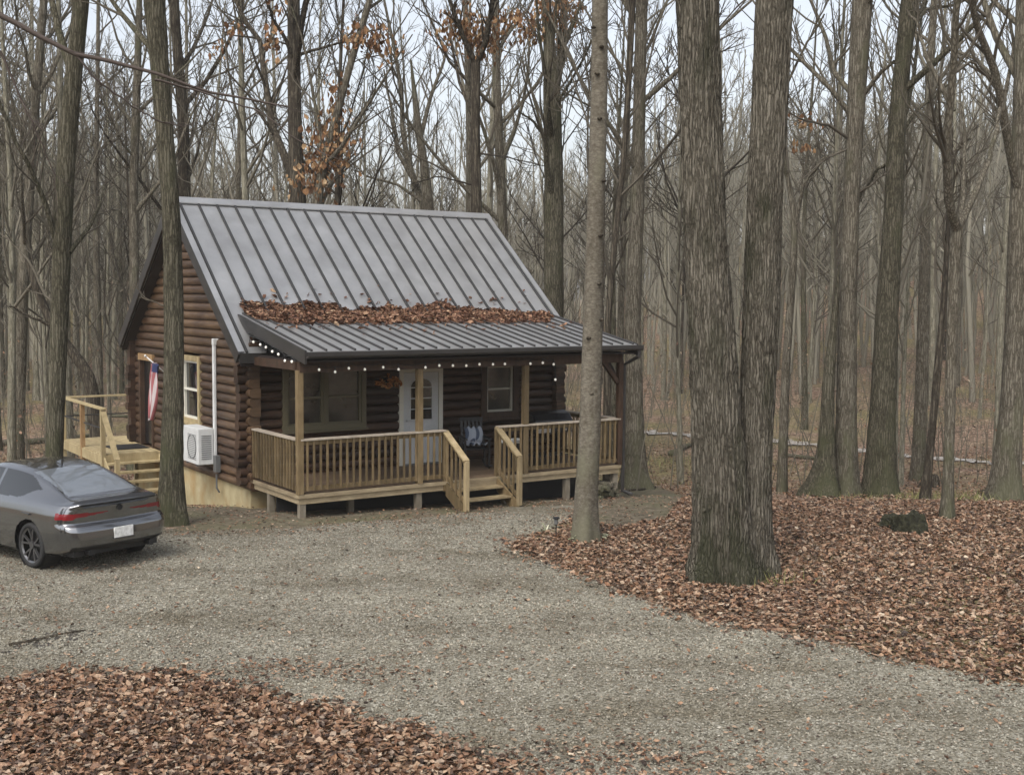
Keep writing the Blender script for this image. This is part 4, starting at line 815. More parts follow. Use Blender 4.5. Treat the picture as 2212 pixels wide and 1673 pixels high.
for u in (SX1, SX2):
    mb = MB(); mb.box((u - .045, -.045, -.2), (u + .045, .045, 1.0)); mb.build('rail_post', 'treated', cab)
    mb = MB(); mb.box((u - .045, SV - .045, -.5), (u + .045, SV + .045, .5)); mb.build('newel_post', 'stair_wood', cab, bevel=.004)
    railing((u, 0.0), (u, SV), 'stair_railing', 'treated', 'stair_wood', .98, 5, (0.06, -.46))
st = MB(); st.box((SX1 + .05, -.03 - .29, -.2), (SX2 - .05, -.055, -.162)); st.box((SX1 + .05, -.6, -.37), (SX2 - .05, -.33, -.335))
sts = st.build('stair_treads', 'stair_wood', cab)
mb = MB(); mb.box((SX1 + .05, -.055, -.165), (SX2 - .05, -.05, -.03)); mb.build('riser', 'rim_joist', sts)
for u in (SX1 + .02, SX2 - .02): mb = MB(); mb.prism([(-.03, -.02), (-.03, -.3), (-.6, -.6), (-.85, -.6), (-.85, -.45)], u - .02, u + .02, 'x'); mb.build('stringer', 'treated', sts)

# openings on the front and the side
def window(a, b, c, d, plane, side, axis, mull=0, fr='trim', sash='sash', pane='glass_dim', bars=True, casing=.11, sill=True):
    """a..b along the wall, c..d in height; plane = wall face, side = outward sign"""
    def B(mb, p, q, x0, x1, y0, y1):
        lo, hi = sorted((plane + side * p, plane + side * q))
        mb.box((x0, lo, y0), (x1, hi, y1)) if axis == 'u' else mb.box((lo, x0, y0), (hi, x1, y1))
    mb = MB(); B(mb, -.05, .13, a - casing, a, c - casing, d + casing); B(mb, -.05, .13, b, b + casing, c - casing, d + casing); B(mb, -.05, .133, a, b, d, d + casing); B(mb, -.05, .133, a, b, c - casing, c)
    wn = mb.build('window', fr, cab, bevel=.004)
    k = 2 if mull else 1; wdt = (b - a - mull) / k
    for i in range(k):
        x0 = a + i * (wdt + mull); x1 = x0 + wdt
        mb = MB(); s = .045; zm = (c + d) / 2
        B(mb, .0, .09, x0, x0 + s, c, d); B(mb, .0, .09, x1 - s, x1, c, d); B(mb, .0, .088, x0 + s, x1 - s, d - s, d); B(mb, .0, .088, x0 + s, x1 - s, c, c + s); B(mb, .0, .1, x0 + s, x1 - s, zm - .022, zm + .022)
        mb.build('sash', sash, wn)
        mb = MB(); B(mb, .02, .035, x0 + s, x1 - s, c + s, d - s); mb.build('pane', pane, wn)
    if mull: mb = MB(); B(mb, -.02, .11, a + wdt, a + wdt + mull, c, d); mb.build('mullion', fr, wn)
    if sill: mb = MB(); B(mb, -.02, .17, a - casing - .03, b + casing + .03, c - casing - .04, c - casing - .002); mb.build('sill', fr, wn)
    return wn
w1 = window(*WINS_F[0], DP, -1, 'u', .09, 'olive', 'olive')
tag(w1, 'wide double window under dark olive trim left of the white door')
w2 = window(*WINS_F[1], DP, -1, 'u', 0, 'trim_dark', 'sash', 'glass_dim', casing=.16)
w3 = window(*WIN_S, 0, -1, 'v', 0, 'lumber', 'sash_light', 'glass_dark')
tag(w3, 'side wall window in yellow wood trim')
# curtains / things behind the wide window
# front door with arched glass
a, b, c, d = DOOR_F; fy = DP - .09
mb = MB(); mb.box((a + .01, fy, c), (b - .01, fy + .045, d - .01)); dr = mb.build('door', 'white_door', cab, bevel=.003)
mb = MB()
for x0, x1 in ((a - .1, a), (b, b + .1)): mb.box((x0, fy - .03, -.02), (x1, fy + .1, d + .1))
mb.box((a, fy - .032, d), (b, fy + .1, d + .1)); mb.build('door_frame', 'sash_light', dr)
gx0, gx1, gz0, gz1 = a + .17, b - .17, 1.0, 1.72; cx_, rr_ = (gx0 + gx1) / 2, (gx1 - gx0) / 2
arch = [(gx0, gz0), (gx1, gz0)] + [(cx_ + rr_ * math.cos(t), gz1 + rr_ * .75 * math.sin(t)) for t in np.linspace(0, math.pi, 13)]
mb = MB(); mb.prism([(x, z) for x, z in arch], fy - .012, fy - .004, 'y'); mb.build('pane', 'glass_dark', dr)
mb = MB(); pts = [(x, fy - .014, z) for x, z in arch]; mb.tube(pts + [pts[0]], .018, 5)
mb.box((cx_ - .012, fy - .024, gz0), (cx_ + .012, fy - .013, gz1 + rr_ * .7))
for z in (1.24, 1.48, 1.72): mb.box((gx0, fy - .022, z - .01), (gx1, fy - .013, z + .01))
mb.build('glazing_bars', 'white_door', dr)
mb = MB()
for x0, x1 in ((a + .15, cx_ - .03), (cx_ + .03, b - .15)):
    mb.box((x0, fy - .014, .2), (x1, fy - .003, .88))
mb.build('panel', 'white_door', dr, bevel=.008)
mb = MB(); mb.ball((a + .08, fy - .05, 1.0), .032); mb.build('handle', 'silver', dr, True)
mb = MB(); mb.box((a, fy - .08, .0), (b, fy, .03)); mb.build('threshold', 'grey_metal', dr)
# side door
a, b, c, d = DOOR_S
mb = MB(); mb.box((-.02, a, c), (.03, b, d)); ds = mb.build('door', 'black_gloss', cab)
tag(ds, 'dark glass side door behind the flag')
mb = MB(); mb.box((-.13, a - .1, c - .05), (.0, a, d + .1)); mb.box((-.13, b, c - .05), (.0, b + .12, d + .1)); mb.build('door_frame', 'trim_dark', ds)
mb = MB(); mb.box((-.133, a - .12, d), (.0, b + .14, d + .16)); mb.build('lintel', 'trim', ds)

# side deck with stairs
LU, LV0, LV1, LZ = -1.5, 7.65, 11.2, -.02
mb = MB(); k = 10
for i in range(k): mb.box((LU + i * 1.37 / k, LV0, LZ - .035), (LU + (i + 1) * 1.37 / k - .008, LV1, LZ))
mb.box((-.125, VB + .15, LZ - .035), (3.2, LV1, LZ - .002))
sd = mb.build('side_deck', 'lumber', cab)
mb = MB(); mb.box((LU, LV0 - .04, LZ - .24), (-.13, LV0 - .002, LZ - .02)); mb.box((LU - .04, LV0 - .04, LZ - .24), (LU - .002, LV1, LZ - .02)); mb.box((LU, LV1, LZ - .24), (3.2, LV1 + .04, LZ - .02)); mb.build('rim_joist', 'lumber', sd)
def gz(u, v): X, Y, _ = c2w(u, v, 0); return float(g(X, Y)) - DZ
for u, v in [(LU, LV0), (LU, LV1), (LU, 9.4)]:
    mb = MB(); mb.box((u - .05, v - .05, gz(u, v) - .1), (u + .05, v + .05, LZ + 1.06)); mb.build('deck_post', 'lumber' if v != 9.4 else 'trim', sd)
mb = MB(); mb.box((.3, LV1 - .05, -1.9), (.4, LV1 + .05, 1.04)); mb.build('deck_post', 'lumber', sd)
mb = MB(); mb.beam((LU, LV0 - .1, LZ + 1.08), (LU, LV1, LZ + 1.08), .13, .04); mb.beam((LU, LV1, LZ + 1.082), (3.2, LV1, LZ + 1.082), .13, .04); mb.beam((LU, LV0 - .05, LZ + 1.02), (LU, LV0 - 1.12, LZ + .0), .12, .05)
mb.build('handrail', 'lumber', sd)
mb = MB(); mb.beam((LU + .03, LV0, LZ + .6), (LU + .03, LV1, LZ + .6), .03, .03); mb.beam((LU, LV1 - .03, LZ + .6), (3.2, LV1 - .03, LZ + .6), .03, .03); mb.build('cable', 'wire', sd)
ns = 6
for i in range(ns - 1):
    z = LZ - .19 * (i + 1); v = LV0 - .24 * (i + 1)
    mb = MB(); mb.box((LU + .04, v - .02, z - .038), (-.2, v + .24, z)); mb.build('stair_tread', 'lumber', sd)
for u in (LU + .02, -.19): mb = MB(); mb.prism([(LV0 - .04, LZ - .06), (LV0 - .04, LZ - .34), (LV0 - 1.45, LZ - 1.35), (LV0 - 1.45, LZ - 1.1)], u - .02, u + .02, 'x'); mb.build('stringer', 'lumber', sd)
mb = MB(); mb.box((LU - .05, LV0 - 1.17, gz(LU, 6.5) - .1), (LU + .05, LV0 - 1.07, LZ + .0)); mb.build('newel_post', 'lumber', sd)
mat_o = MB(); mat_o.box((-1.05, 8.3, LZ + .002), (-.2, 9.2, LZ + .02)); tag(mat_o.build('door_mat', 'black', None), 'dark door mat on the yellow side deck', 'mat'); bpy.data.objects['door_mat'].matrix_world = cab.matrix_basis

def cabobj(name, label, cat, loc, rz=0., group=None):
    x, y, z = c2w(*loc); return thing(name, (x, y, z), label, cat, group, TH + rz)
# heat pump, line cover, disconnect
ac = cabobj('outdoor_unit', 'white outdoor heat pump unit mounted on the side wall', 'heat pump', (-.345, 4.51, .1))
mb = MB(); mb.box((-.17, -.49, 0), (.17, .49, .78)); mb.build('case', 'white_metal', ac, bevel=.015)
mb = MB()
for i in range(14):
    z = .1 + i * .04; mb.box((-.178, -.36, z), (-.171, .14, z + .012))
mb.tube([(-.178, -.11 + .26 * math.cos(t), .37 + .26 * math.sin(t)) for t in np.linspace(0, 2 * math.pi, 25)], .008, 5); mb.build('fan_grille', 'grey_metal', ac)
mb = MB()
for i in range(12): mb.box((-.1, -.498, .12 + i * .045), (.12, -.491, .135 + i * .045))
mb.build('side_vent', 'grey_metal', ac)
mb = MB(); mb.beam((-.15, -.3, -.02), (.3, -.3, -.02), .04, .04); mb.beam((-.15, .3, -.02), (.3, .3, -.02), .04, .04); mb.build('bracket', 'grey_metal', ac)
mb = MB(); mb.box((-.165, 4.0, .1), (-.1, 4.09, 2.72)); mb.box((-.17, 3.99, 2.66), (-.0, 4.1, 2.8)); mb.build('line_cover', 'white_metal', cab, bevel=.015)
mb = MB(); mb.box((-.2, 3.82, -.05), (-.1, 3.98, .3)); mb.tube([(-.16, 3.9, -.1), (-.16, 3.9, -.4), (-.1, 3.9, -.5)], .02, 6); mb.build('power_box', 'grey_metal', cab)
mb = MB(); mb.tube([(-.2, 6.55, -.35), (-.2, 6.55, -1.3)], .055, 10); mb.tube([(-.32, 6.6, .0), (-.32, 6.6, -1.2)], .02, 6); mb.build('drain_pipe', 'white_metal', cab, True)

# flag on the side wall
fl = cabobj('flag', 'red and white striped flag hanging limp beside the side door', 'flag', (-.15, 6.85, 1.25), 0)
mb = MB(); mb.tube([(.0, 0, .55), (-.55, .05, 1.05)], .014, 8); mb.ball((-.56, .05, 1.06), .03); mb.build('pole', 'white_metal', fl, True)
V = []; Fc = []; mi = []; nr, nc = 40, 14
for i in range(nr):
    for j in range(nc):
        t = i / (nr - 1); s = j / (nc - 1); wd = .22 + .12 * math.sin(t * 3.0) - .08 * t
        V.append((-.36 - .1 * t + .07 * math.sin(s * 15 + t * 3) , .0 + (s - .5) * wd + .05 * math.sin(t * 6), .88 - t * 1.28 + .12 * s * (1 - s) - .1 * abs(s - .4)))
for i in range(nr - 1):
    for j in range(nc - 1):
        Fc.append((i * nc + j, i * nc + j + 1, (i + 1) * nc + j + 1, (i + 1) * nc + j))
        mi.append(2 if (i < 6 and j < 4) else j % 2)
mb = MB(); mb.v = V; mb.f = Fc; mb.mi = mi; o = mb.build('cloth', ['flag_red', 'flag_white', 'flag_blue'], fl, True)
so = o.modifiers.new('solid', 'SOLIDIFY'); so.thickness = .006

# hanging autumn swag by the door
sw = cabobj('autumn_swag', 'orange autumn leaf swag hung on the wall left of the white door', 'wreath', (3.17, DP - .16, 1.88))
P = []; rs = random.Random(4)
for i in range(70):
    t = rs.uniform(-1, 1); P.append((t * .3 - .05, rs.uniform(-.06, .02), rs.gauss(0, .07) * (1.3 - abs(t)) - .05 * t * t))
leaves('leaf_cluster', np.array(P), .12, 'orange', 1.0, parent=sw)
mb = MB(); mb.tube([(-.3, 0, -.05), (0, .02, .03), (.25, 0, -.02)], .012, 5); mb.build('twig', 'twig_dark', sw)

# string lights
def strings(label, wire_pts, bulbs, group):
    t = cabobj('string_lights', label, 'string lights', (0, 0, 0), 0, group)
    mb = MB(); mb.tube(wire_pts, .007, 5); mb.build('wire', 'wire', t)
    for p in bulbs:
        mb = MB(); mb.tube([(p[0], p[1], p[2] + .1), (p[0], p[1], p[2] + .03)], .014, 6); sk_ = mb.build('socket', 'black', t)
        mb = MB(); mb.ball(p, .025, 10, 7, 1.15); mb.build('bulb', 'bulb', sk_, True)
FB = [(.36, 2.35), (.69, 2.30), (.98, 2.36), (1.32, 2.33), (1.72, 2.36), (2.06, 2.31), (2.67, 2.33), (2.99, 2.36), (3.31, 2.35), (3.63, 2.34), (3.95, 2.36), (4.28, 2.35), (4.58, 2.35), (5.23, 2.34), (5.55, 2.35), (5.84, 2.31), (5.89, 1.98)]
wp = [(.02, -.1, 2.42)]
for i, (u, z) in enumerate(FB):
    wp.append((u, -.1, z + .1))
    if i + 1 < len(FB) - 1: wp.append(((u + FB[i + 1][0]) / 2, -.1, min(z, FB[i + 1][1]) + .07))
strings('string of white globe bulbs strung along the front porch beam', wp, [(u, -.1, z) for u, z in FB], 'porch string lights')
SB = [(2.02, 2.80), (1.67, 2.76), (1.39, 2.72), (1.08, 2.65), (.79, 2.61), (.49, 2.50), (.17, 2.50)]
strings('string of white globe bulbs under the slanting left edge of the porch roof', [(-.07, 2.25, 2.4), (-.07, 2.2, 2.9)] + [(-.07, v, z + .1) for v, z in SB] + [(-.07, 0, 2.5)], [(-.07, v, z) for v, z in SB] + [(-.07, 2.27, 2.3)], 'porch string lights')

# leaves heaped in the valley of the porch roof
def roof_leaves():
    n = 5200; u = RNG.uniform(.12, 7.75, n); top = 3.2 + .1 * np.sin(u * 1.3 + .5) * np.sin(u * .5) + .05 * np.sin(u * 4.1) + .04 * np.sin(u * 9)
    top = np.minimum(top, 2.95 + .5 * np.minimum(u, 1) / 1 + .2); top = np.maximum(2.9 + (top - 2.9) * np.clip((8.1 - u) / 3.2, .25, 1), 2.95); bot = 1.95 + .06 * np.sin(u * 6) + .5 * sst((.9 - u) / .9) + .5 * sst((u - 7.1) / .7)
    v = bot + (top - bot) * RNG.uniform(0, 1, n) ** .9
    zr = np.maximum(PZE + (v - PVE) * PS, ZR - np.abs(v - VR) * SL); m_ = (v - bot) / (top - bot); pile = .07 * np.sin(np.clip(m_, 0, 1) * np.pi) ** .7
    P = np.column_stack([u, v, zr + .02 + pile * RNG.uniform(.2, 1, n)]); W = np.array([c2w(*p) for p in P])
    n2_ = 170; us2 = RNG.uniform(.1, 7.8, n2_); vs2 = np.where(RNG.uniform(0, 1, n2_) < .6, 1.95 - np.abs(RNG.normal(0, .5, n2_)), 3.2 + np.abs(RNG.normal(0, .16, n2_))); vs2 = np.clip(vs2, PVE, 5.5)
    W = np.concatenate([W, np.array([c2w(a, b, max(PZE + (b - PVE) * PS, ZR - abs(b - VR) * SL) + .035) for a, b in zip(us2, vs2)])])
    # bed of damp leaves under the loose ones
    us = np.linspace(.12, 7.75, 90); bedV = []; k = 9
    for q in us:
        tp = 3.2 + .1 * math.sin(q * 1.3 + .5) * math.sin(q * .5) + .05 * math.sin(q * 4.1) + .04 * math.sin(q * 9); tp = min(tp, 2.95 + .5 * min(q, 1) + .2); tp = max(2.9 + (tp - 2.9) * float(np.clip((8.1 - q) / 3.2, .25, 1)), 2.95)
        bt = 1.95 + .06 * math.sin(q * 6) + .5 * float(sst((.9 - q) / .9)) + .5 * float(sst((q - 7.1) / .7))
        for j in range(k):
            f = j / (k - 1); vv = bt + (tp - bt) * f; zz = max(PZE + (vv - PVE) * PS, ZR - abs(vv - VR) * SL); bedV.append(c2w(q, vv, zz + .012 + .04 * math.sin(f * math.pi) ** .7))
    V = np.array(bedV); Fb = grid_faces(90, k); o = leaves('roof_leaves', W, .1, 'leaf_roof', .6)
    tag(o, 'long heap of rusty leaves caught on the porch roof below the main roof', 'leaves', kind='stuff')
    b_ = np_mesh('leaf_bed', V, Fb, 'leaf_roof_bed', o)
M['leaf_roof_bed'] = noise_mat('leaf_roof_bed', [(.3, (.05, .025, .015)), (.7, (.16, .08, .045))], (1, 1, 1), 14, 6, .9, .5, .03)
roof_leaves()

# porch things: rocking chair with cloth, griddle
def chair():
    t = cabobj('rocking_chair', 'black rocking chair with a pale cloth draped over it beside the porch steps', 'chair', (4.72, 1.25, 0), -.35)
    mb = MB()
    for i in range(5): mb.box((-.26, -.22 + i * .1, .42), (.26, -.14 + i * .1, .44))
    mb.build('seat', 'black', t)
    mb = MB()
    for i in range(6): mb.beam((-.22 + i * .088, .24, .46), (-.22 + i * .088, .42, 1.02), .05, .018, up=(0, 1, 0))
    mb.beam((-.27, .42, 1.03), (.27, .42, 1.03), .03, .08); mb.build('backrest', 'black', t)
    for s in (-1, 1):
        mb = MB(); mb.tube([(s * .27, -.42, .1), (s * .27, -.2, .035), (s * .27, .1, .03), (s * .27, .45, .12)], .022, 6); mb.build('rocker', 'black', t)
        mb = MB(); mb.beam((s * .27, -.22, .04), (s * .27, -.24, .64), .04, .04, up=(0, 1, 0)); mb.build('leg', 'black', t)
        mb = MB(); mb.beam((s * .27, .22, .05), (s * .27, .28, .66), .04, .04, up=(0, 1, 0)); mb.build('leg', 'black', t)
        mb = MB(); mb.box((s * .27 - .045, -.3, .645), (s * .27 + .045, .3, .67)); mb.build('armrest', 'black', t)
    return t
ch = chair()
cl = cabobj('throw_blanket', 'white and blue throw blanket draped over the black rocking chair', 'blanket', (4.72, 1.25, 0), -.35)
mb = MB(); nr, nc = 14, 16
for i in range(nr):
    for j in range(nc):
        t = i / (nr - 1); s = j / (nc - 1) - .5
        if t < .35: q = t / .35; y, z = .33 - .07 * q, .82 - .3 * q
        else: q = (t - .35) / .65; y, z = .26 - .5 * q, .5 + .03 * math.sin(q * 7)
        mb.v.append((s * .4 + .04 * math.sin(t * 9), y - .05, z + .04 + .03 * math.sin(s * 20 + t * 4)))
for i in range(nr - 1):
    for j in range(nc - 1): mb.f.append((i * nc + j, i * nc + j + 1, (i + 1) * nc + j + 1, (i + 1) * nc + j)); mb.mi.append(1 if (j // 3 + i // 4) % 3 == 0 else 0)
o = mb.build('blanket_cloth', ['cloth_white', 'cloth_blue'], cl, True); so = o.modifiers.new('solid', 'SOLIDIFY'); so.thickness = .012
gr = cabobj('griddle', 'black outdoor griddle with raised lid behind the right porch railing', 'grill', (6.45, .95, 0), 0)
mb = MB(); mb.box((-.5, -.27, .72), (.5, .27, .86)); mb.build('body', 'black', gr, bevel=.01)
mb = MB(); mb.box((-.5, -.29, .86), (.5, .27, .885)); mb.build('cooking_plate', 'black_gloss', gr)
mb = MB(); mb.prism([(-.28, .9), (.26, .9), (.28, .96), (.2, 1.14), (.05, 1.2), (-.15, 1.14), (-.28, 1.0)], -.52, .52, 'x'); mb.build('lid', 'black_gloss', gr, bevel=.02)
mb = MB(); mb.box((-.45, -.285, .74), (-.1, -.272, .84)); mb.build('control_panel', 'silver', gr)
for x in (-.35, -.2, .1, .3): mb = MB(); mb.tube([(x, -.286, .79), (x, -.32, .79)], .022, 8); mb.build('knob', 'silver', gr)
for sx in (-1, 1):
    for sy in (-1, 1): mb = MB(); mb.box((sx * .46 - .02, sy * .23 - .02, 0), (sx * .46 + .02, sy * .23 + .02, .72)); mb.build('leg', 'black', gr)
    mb = MB(); mb.box((min(sx * .52, sx * .8), -.26, .84), (max(sx * .52, sx * .8), .26, .87)); mb.build('side_shelf', 'black', gr)
mb = MB(); mb.box((-.44, -.22, .2), (.44, .22, .22)); mb.build('lower_shelf', 'black', gr)
# a white tank-like box seen through the right balusters
bx = cabobj('storage_tote', 'pale grey storage tote behind the right porch balusters', 'box', (5.15, .42, 0), 0)
mb = MB(); mb.prism([(-.2, 0), (.2, 0), (.24, .62), (-.24, .62)], -.2, .2, 'y'); mb.build('bin', 'black', bx, bevel=.01)
mb = MB(); mb.box((-.26, -.22, .62), (.26, .22, .68)); mb.build('lid', 'white_metal', bx, bevel=.01)

# solar path light, hostas, stump, logs, sticks
pl_ = hit(1201, 1163); sl = thing('path_light', (pl_[0], pl_[1], float(g(pl_[0], pl_[1]))), 'small black solar path light left of the pale porch tree', 'path light')
mb = MB(); mb.tube([(0, 0, -.05), (0, 0, .26)], .011, 6); mb.build('stake', 'black', sl)
mb = MB(); mb.tube([(0, 0, .26), (0, 0, .36)], [.03, .04], 10); mb.build('lamp_body', 'grey_metal', sl)
mb = MB(); mb.tube([(0, 0, .36), (0, 0, .375), (0, 0, .39)], [.06, .062, .04], 12); mb.build('cap', 'black', sl)
def leafy(px, n, L, w_, m, name, label, cat, droop=1.):
    c = hit(*px); t = tag(None or bpy.data.objects.new(name, None), label, cat); COL.objects.link(t); t.location = (c[0], c[1], float(g(c[0], c[1]))); rng = random.Random(int(px[0])); mb = MB()
    for i in range(n):
        a = rng.uniform(0, 6.28); l = L * rng.uniform(.6, 1.2); el = rng.uniform(.15, 1.1); k = 5; pv = []
        for j in range(k):
            f = j / (k - 1); r = l * f * math.cos(el); z = l * f * math.sin(el) - droop * l * f * f * .5; ww = w_ * math.sin(math.pi * min(f * .85 + .1, 1)) * rng.uniform(.9, 1.1)
            pv.append((r * math.cos(a) - ww * math.sin(a), r * math.sin(a) + ww * math.cos(a), z + .02)); pv.append((r * math.cos(a) + ww * math.sin(a), r * math.sin(a) - ww * math.cos(a), z + .02))
        mb.add(pv, [(2 * j, 2 * j + 1, 2 * j + 3, 2 * j + 2) for j in range(k - 1)])
    mb.build('foliage', m, t)
leafy((1243, 1168), 16, .3, .035, 'hosta', 'withered_plant', 'flattened pale green leaves at the foot of the pale porch tree', 'plant')
leafy((1290, 1160), 14, .3, .035, 'hosta', 'withered_plant', 'pale withered leaves on the right side of the foot of the pale porch tree', 'plant')
leafy((1180, 1150), 26, .34, .012, 'hosta', 'spiky_plant', 'spiky grey green tuft in the gravel beside the solar path light', 'plant')
def rot(name, px, dims, label, m, seed, cat, rz=0.):
    c = hit(*px); rng = random.Random(seed); me = bpy.data.meshes.new(name); import bmesh; bm = bmesh.new(); bmesh.ops.create_icosphere(bm, subdivisions=4, radius=1)
    from mathutils import noise
    for v in bm.verts:
        p = v.co.copy(); k = 1 + .35 * noise.noise(p * 1.3 + Vector((seed, 0, 0))) + .2 * noise.noise(p * 3.5) + .13 * noise.noise(p * 9)
        v.co = Vector((p.x * dims[0] * k, p.y * dims[1] * k, max(p.z, -.3) * dims[2] * k))
    bm.to_mesh(me); bm.free(); me.materials.append(M[m]); o = bpy.data.objects.new(name, me); COL.objects.link(o); o.location = (c[0], c[1], float(g(c[0], c[1])) + .02); o.rotation_euler = (0, 0, rz)
    return tag(o, label, cat)
rot('mossy_stump', (1965, 1150), (.34, .25, .36), 'dark mossy rotten stump lying on the leaves at right', 'moss', 3, 'stump', -.3)
rot('mossy_root', (1925, 1138), (.26, .16, .22), 'smaller dark mossy lump touching the rotten stump on its left', 'moss', 8, 'stump', .1)
rot('tree_stump', (2008, 1052), (.32, .25, .36), 'dark broken stump between the slanting trunk and the young forked tree', 'bark_dark', 5, 'stump')
def log_(px, r, label, m='bark_dark', lift=.5):
    pts = [Vector(tuple(hit(*p))) for p in px]
    for p in pts: p.z += r * lift
    mb = MB(); b0 = pts[0].copy(); k = len(pts); mb.tube([p - b0 for p in pts], [r * (1 - .4 * i / k) for i in range(k)], 10)
    return tag(mb.build('fallen_branch', m, None, True, loc=b0), label, 'branch')
log_([(2212, 1076), (2180, 1063), (2140, 1060), (2110, 1066)], .06, 'curved dark fallen limb on the moss at the right edge')
log_([(20, 1396), (80, 1385), (140, 1371), (185, 1364)], .03, 'dark wet stick lying on the gravel at left')
log_([(993, 1312), (1020, 1311), (1045, 1305)], .014, 'short thin twig lying mid driveway')
log_([(1345, 1062), (1380, 1060), (1415, 1054)], .05, 'low dark branch lying behind the porch downspout')
# firewood pile under the right end of the porch
wp_ = cabobj('firewood_pile', 'small heap of split firewood under the right end of the porch', 'firewood', (7.2, -.05, gz(7.2, 0)), .1)
rs = random.Random(3)
for i in range(16):
    mb = MB(); x, z = rs.uniform(-.4, .5), rs.uniform(.06, .34); r = rs.uniform(.04, .07); mb.tube([(x, -.15 + rs.uniform(-.05, .05), z), (x + rs.uniform(-.05, .05), .25, z + rs.uniform(-.03, .03))], r, 6); mb.build('firewood_log', 'bark_mid', wp_)

# ------------------------------------------------------------------ the car
def paint():
    m = mat('car_paint', (.2, .204, .212), .15, .92, .6); b = m.node_tree.nodes["Principled BSDF"]; b.inputs['Coat Weight'].default_value = 1; b.inputs['Coat Roughness'].default_value = .04; return m
M['paint'] = paint(); M['car_glass'] = mat('car_glass', (.01, .012, .013), .03, spec=1.0); M['car_glass_rear'] = mat('car_glass_rear', (.22, .24, .26), .05, .5); M['tyre'] = mat('tyre', (.018, .018, .018), .85); M['rim'] = mat('rim', (.16, .16, .165), .3, .8)  # rear glass: bright sky reflection put into a pale half metallic base
M['tail'] = mat('tail', (.16, .008, .012), .15, spec=.8); M['plate'] = noise_mat('plate', [(.35, (.5, .5, .48)), (.6, (.72, .72, .7))], (1, 1, 1), 18, 3, .5, 0); M['plastic'] = mat('plastic', (.014, .014, .015), .45)
M['headlamp'] = mat('headlamp', (.5, .52, .55), .1, spec=.9)
def car(loc, head):
    t = thing('car', loc, 'dark grey liftback car parked at the left edge, seen from its rear', 'car', rz=head)
    L = 4.72
    cur = lambda pts: (lambda x: float(np.interp(x, *zip(*pts))))
    def smooth(pts):                                   # smooth curve through points (x, value)
        xs_, ys_ = map(np.array, zip(*pts)); d = np.gradient(ys_, xs_)
        def f(x):
            i = int(np.clip(np.searchsorted(xs_, x) - 1, 0, len(xs_) - 2)); h = xs_[i + 1] - xs_[i]; q = min(max((x - xs_[i]) / h, 0), 1)
            return float((2 * q**3 - 3 * q**2 + 1) * ys_[i] + (q**3 - 2 * q**2 + q) * h * d[i] + (-2 * q**3 + 3 * q**2) * ys_[i + 1] + (q**3 - q**2) * h * d[i + 1])
        return f
    # x = 0 tail, 4.72 nose
    zroof = smooth([(0, 1.0), (.12, 1.03), (.35, 1.045), (.6, 1.12), (1.0, 1.255), (1.5, 1.375), (2.0, 1.41), (2.5, 1.385), (2.9, 1.27), (3.35, 1.03), (3.6, .95), (4.1, .88), (4.5, .78), (4.72, .66)])
    zbelt = smooth([(0, .97), (.5, .985), (1.2, .985), (2.2, .95), (3.3, .90), (4.0, .84), (4.5, .75), (4.72, .62)])
    whalf = smooth([(0, .70), (.06, .78), (.2, .85), (.5, .895), (1.0, .915), (2.3, .905), (3.4, .915), (4.0, .9), (4.4, .84), (4.62, .7), (4.72, .5)])
    groof = smooth([(0, .62), (.35, .60), (.7, .585), (1.2, .57), (2.0, .575), (2.7, .59), (3.3, .66), (3.8, .68), (4.4, .6), (4.72, .4)])
    zbot = smooth([(0, .34), (.25, .26), (.6, .2), (1.0, .18), (3.6, .18), (4.2, .2), (4.72, .28)])
    def xrear(z):                                       # profile of the tail
        return float(np.interp(z, [.2, .3, .36, .5, .62, .68, .72, .80, .93, .99, 1.03], [.22, .10, .03, .0, .015, .05, .13, .12, .10, .05, .05]))
    nx_, nt_ = 190, 100; xs_ = np.concatenate([np.linspace(0, .5, 40), np.linspace(.5, 4.3, 230)[1:], np.linspace(4.3, L, 22)[1:]]); rows = []
    for x in xs_:
        zr, zb, w_, gr_, z0 = zroof(x), zbelt(x), whalf(x), groof(x), zbot(x); zb = min(zb, zr - .03); hs_ = zb - z0
        key = [(0, z0), (w_ - .12, z0), (w_ - .035, z0 + .05), (w_ - .01, z0 + hs_ * .3), (w_, z0 + hs_ * .52), (w_ - .012, z0 + hs_ * .7), (w_ - .022, z0 + hs_ * .80), (w_ - .05, z0 + hs_ * .92), (w_ - .085, zb), (gr_ + (w_ - .085 - gr_) * .42, zb + (zr - zb) * .55), (gr_ + .02, zb + (zr - zb) * .87), (gr_ - .09, zb + (zr - zb) * .965), (gr_ * .4, zr - .003), (0, zr)]
        ky = np.array(key); s = np.concatenate([[0], np.cumsum(np.hypot(*np.diff(ky, axis=0).T) + .02)]); s /= s[-1]
        q = np.concatenate([np.linspace(0, s[2], 6)[:-1], np.linspace(s[2], 1, nt_ - 5)]); y = np.interp(q, s, ky[:, 0]); z = np.interp(q, s, ky[:, 1])
        for _ in range(2): y[5:-1] = (y[4:-2] + 2 * y[5:-1] + y[6:]) / 4; z[5:-1] = (z[4:-2] + 2 * z[5:-1] + z[6:]) / 4
        fade = max(0, 1 - x / .55) ** 1.3; X = np.array([x + xrear(k) * fade for k in z]); rows.append(np.stack([X, y, z], 1))
    A = np.array(rows); nx_ = len(xs_)
    # tail cap: columns from the edge of section 0 towards the middle, gently crowned
    cap = []
    for f in np.linspace(0, 1, 12): c = A[0].copy(); c[:, 1] *= 1 - f; c[:, 0] -= .045 * math.sin(f * math.pi / 2); cap.append(c)
    cap = np.array(cap); G = np.concatenate([cap[::-1], A[1:]]); capn = 12
    ncol = G.shape[1]
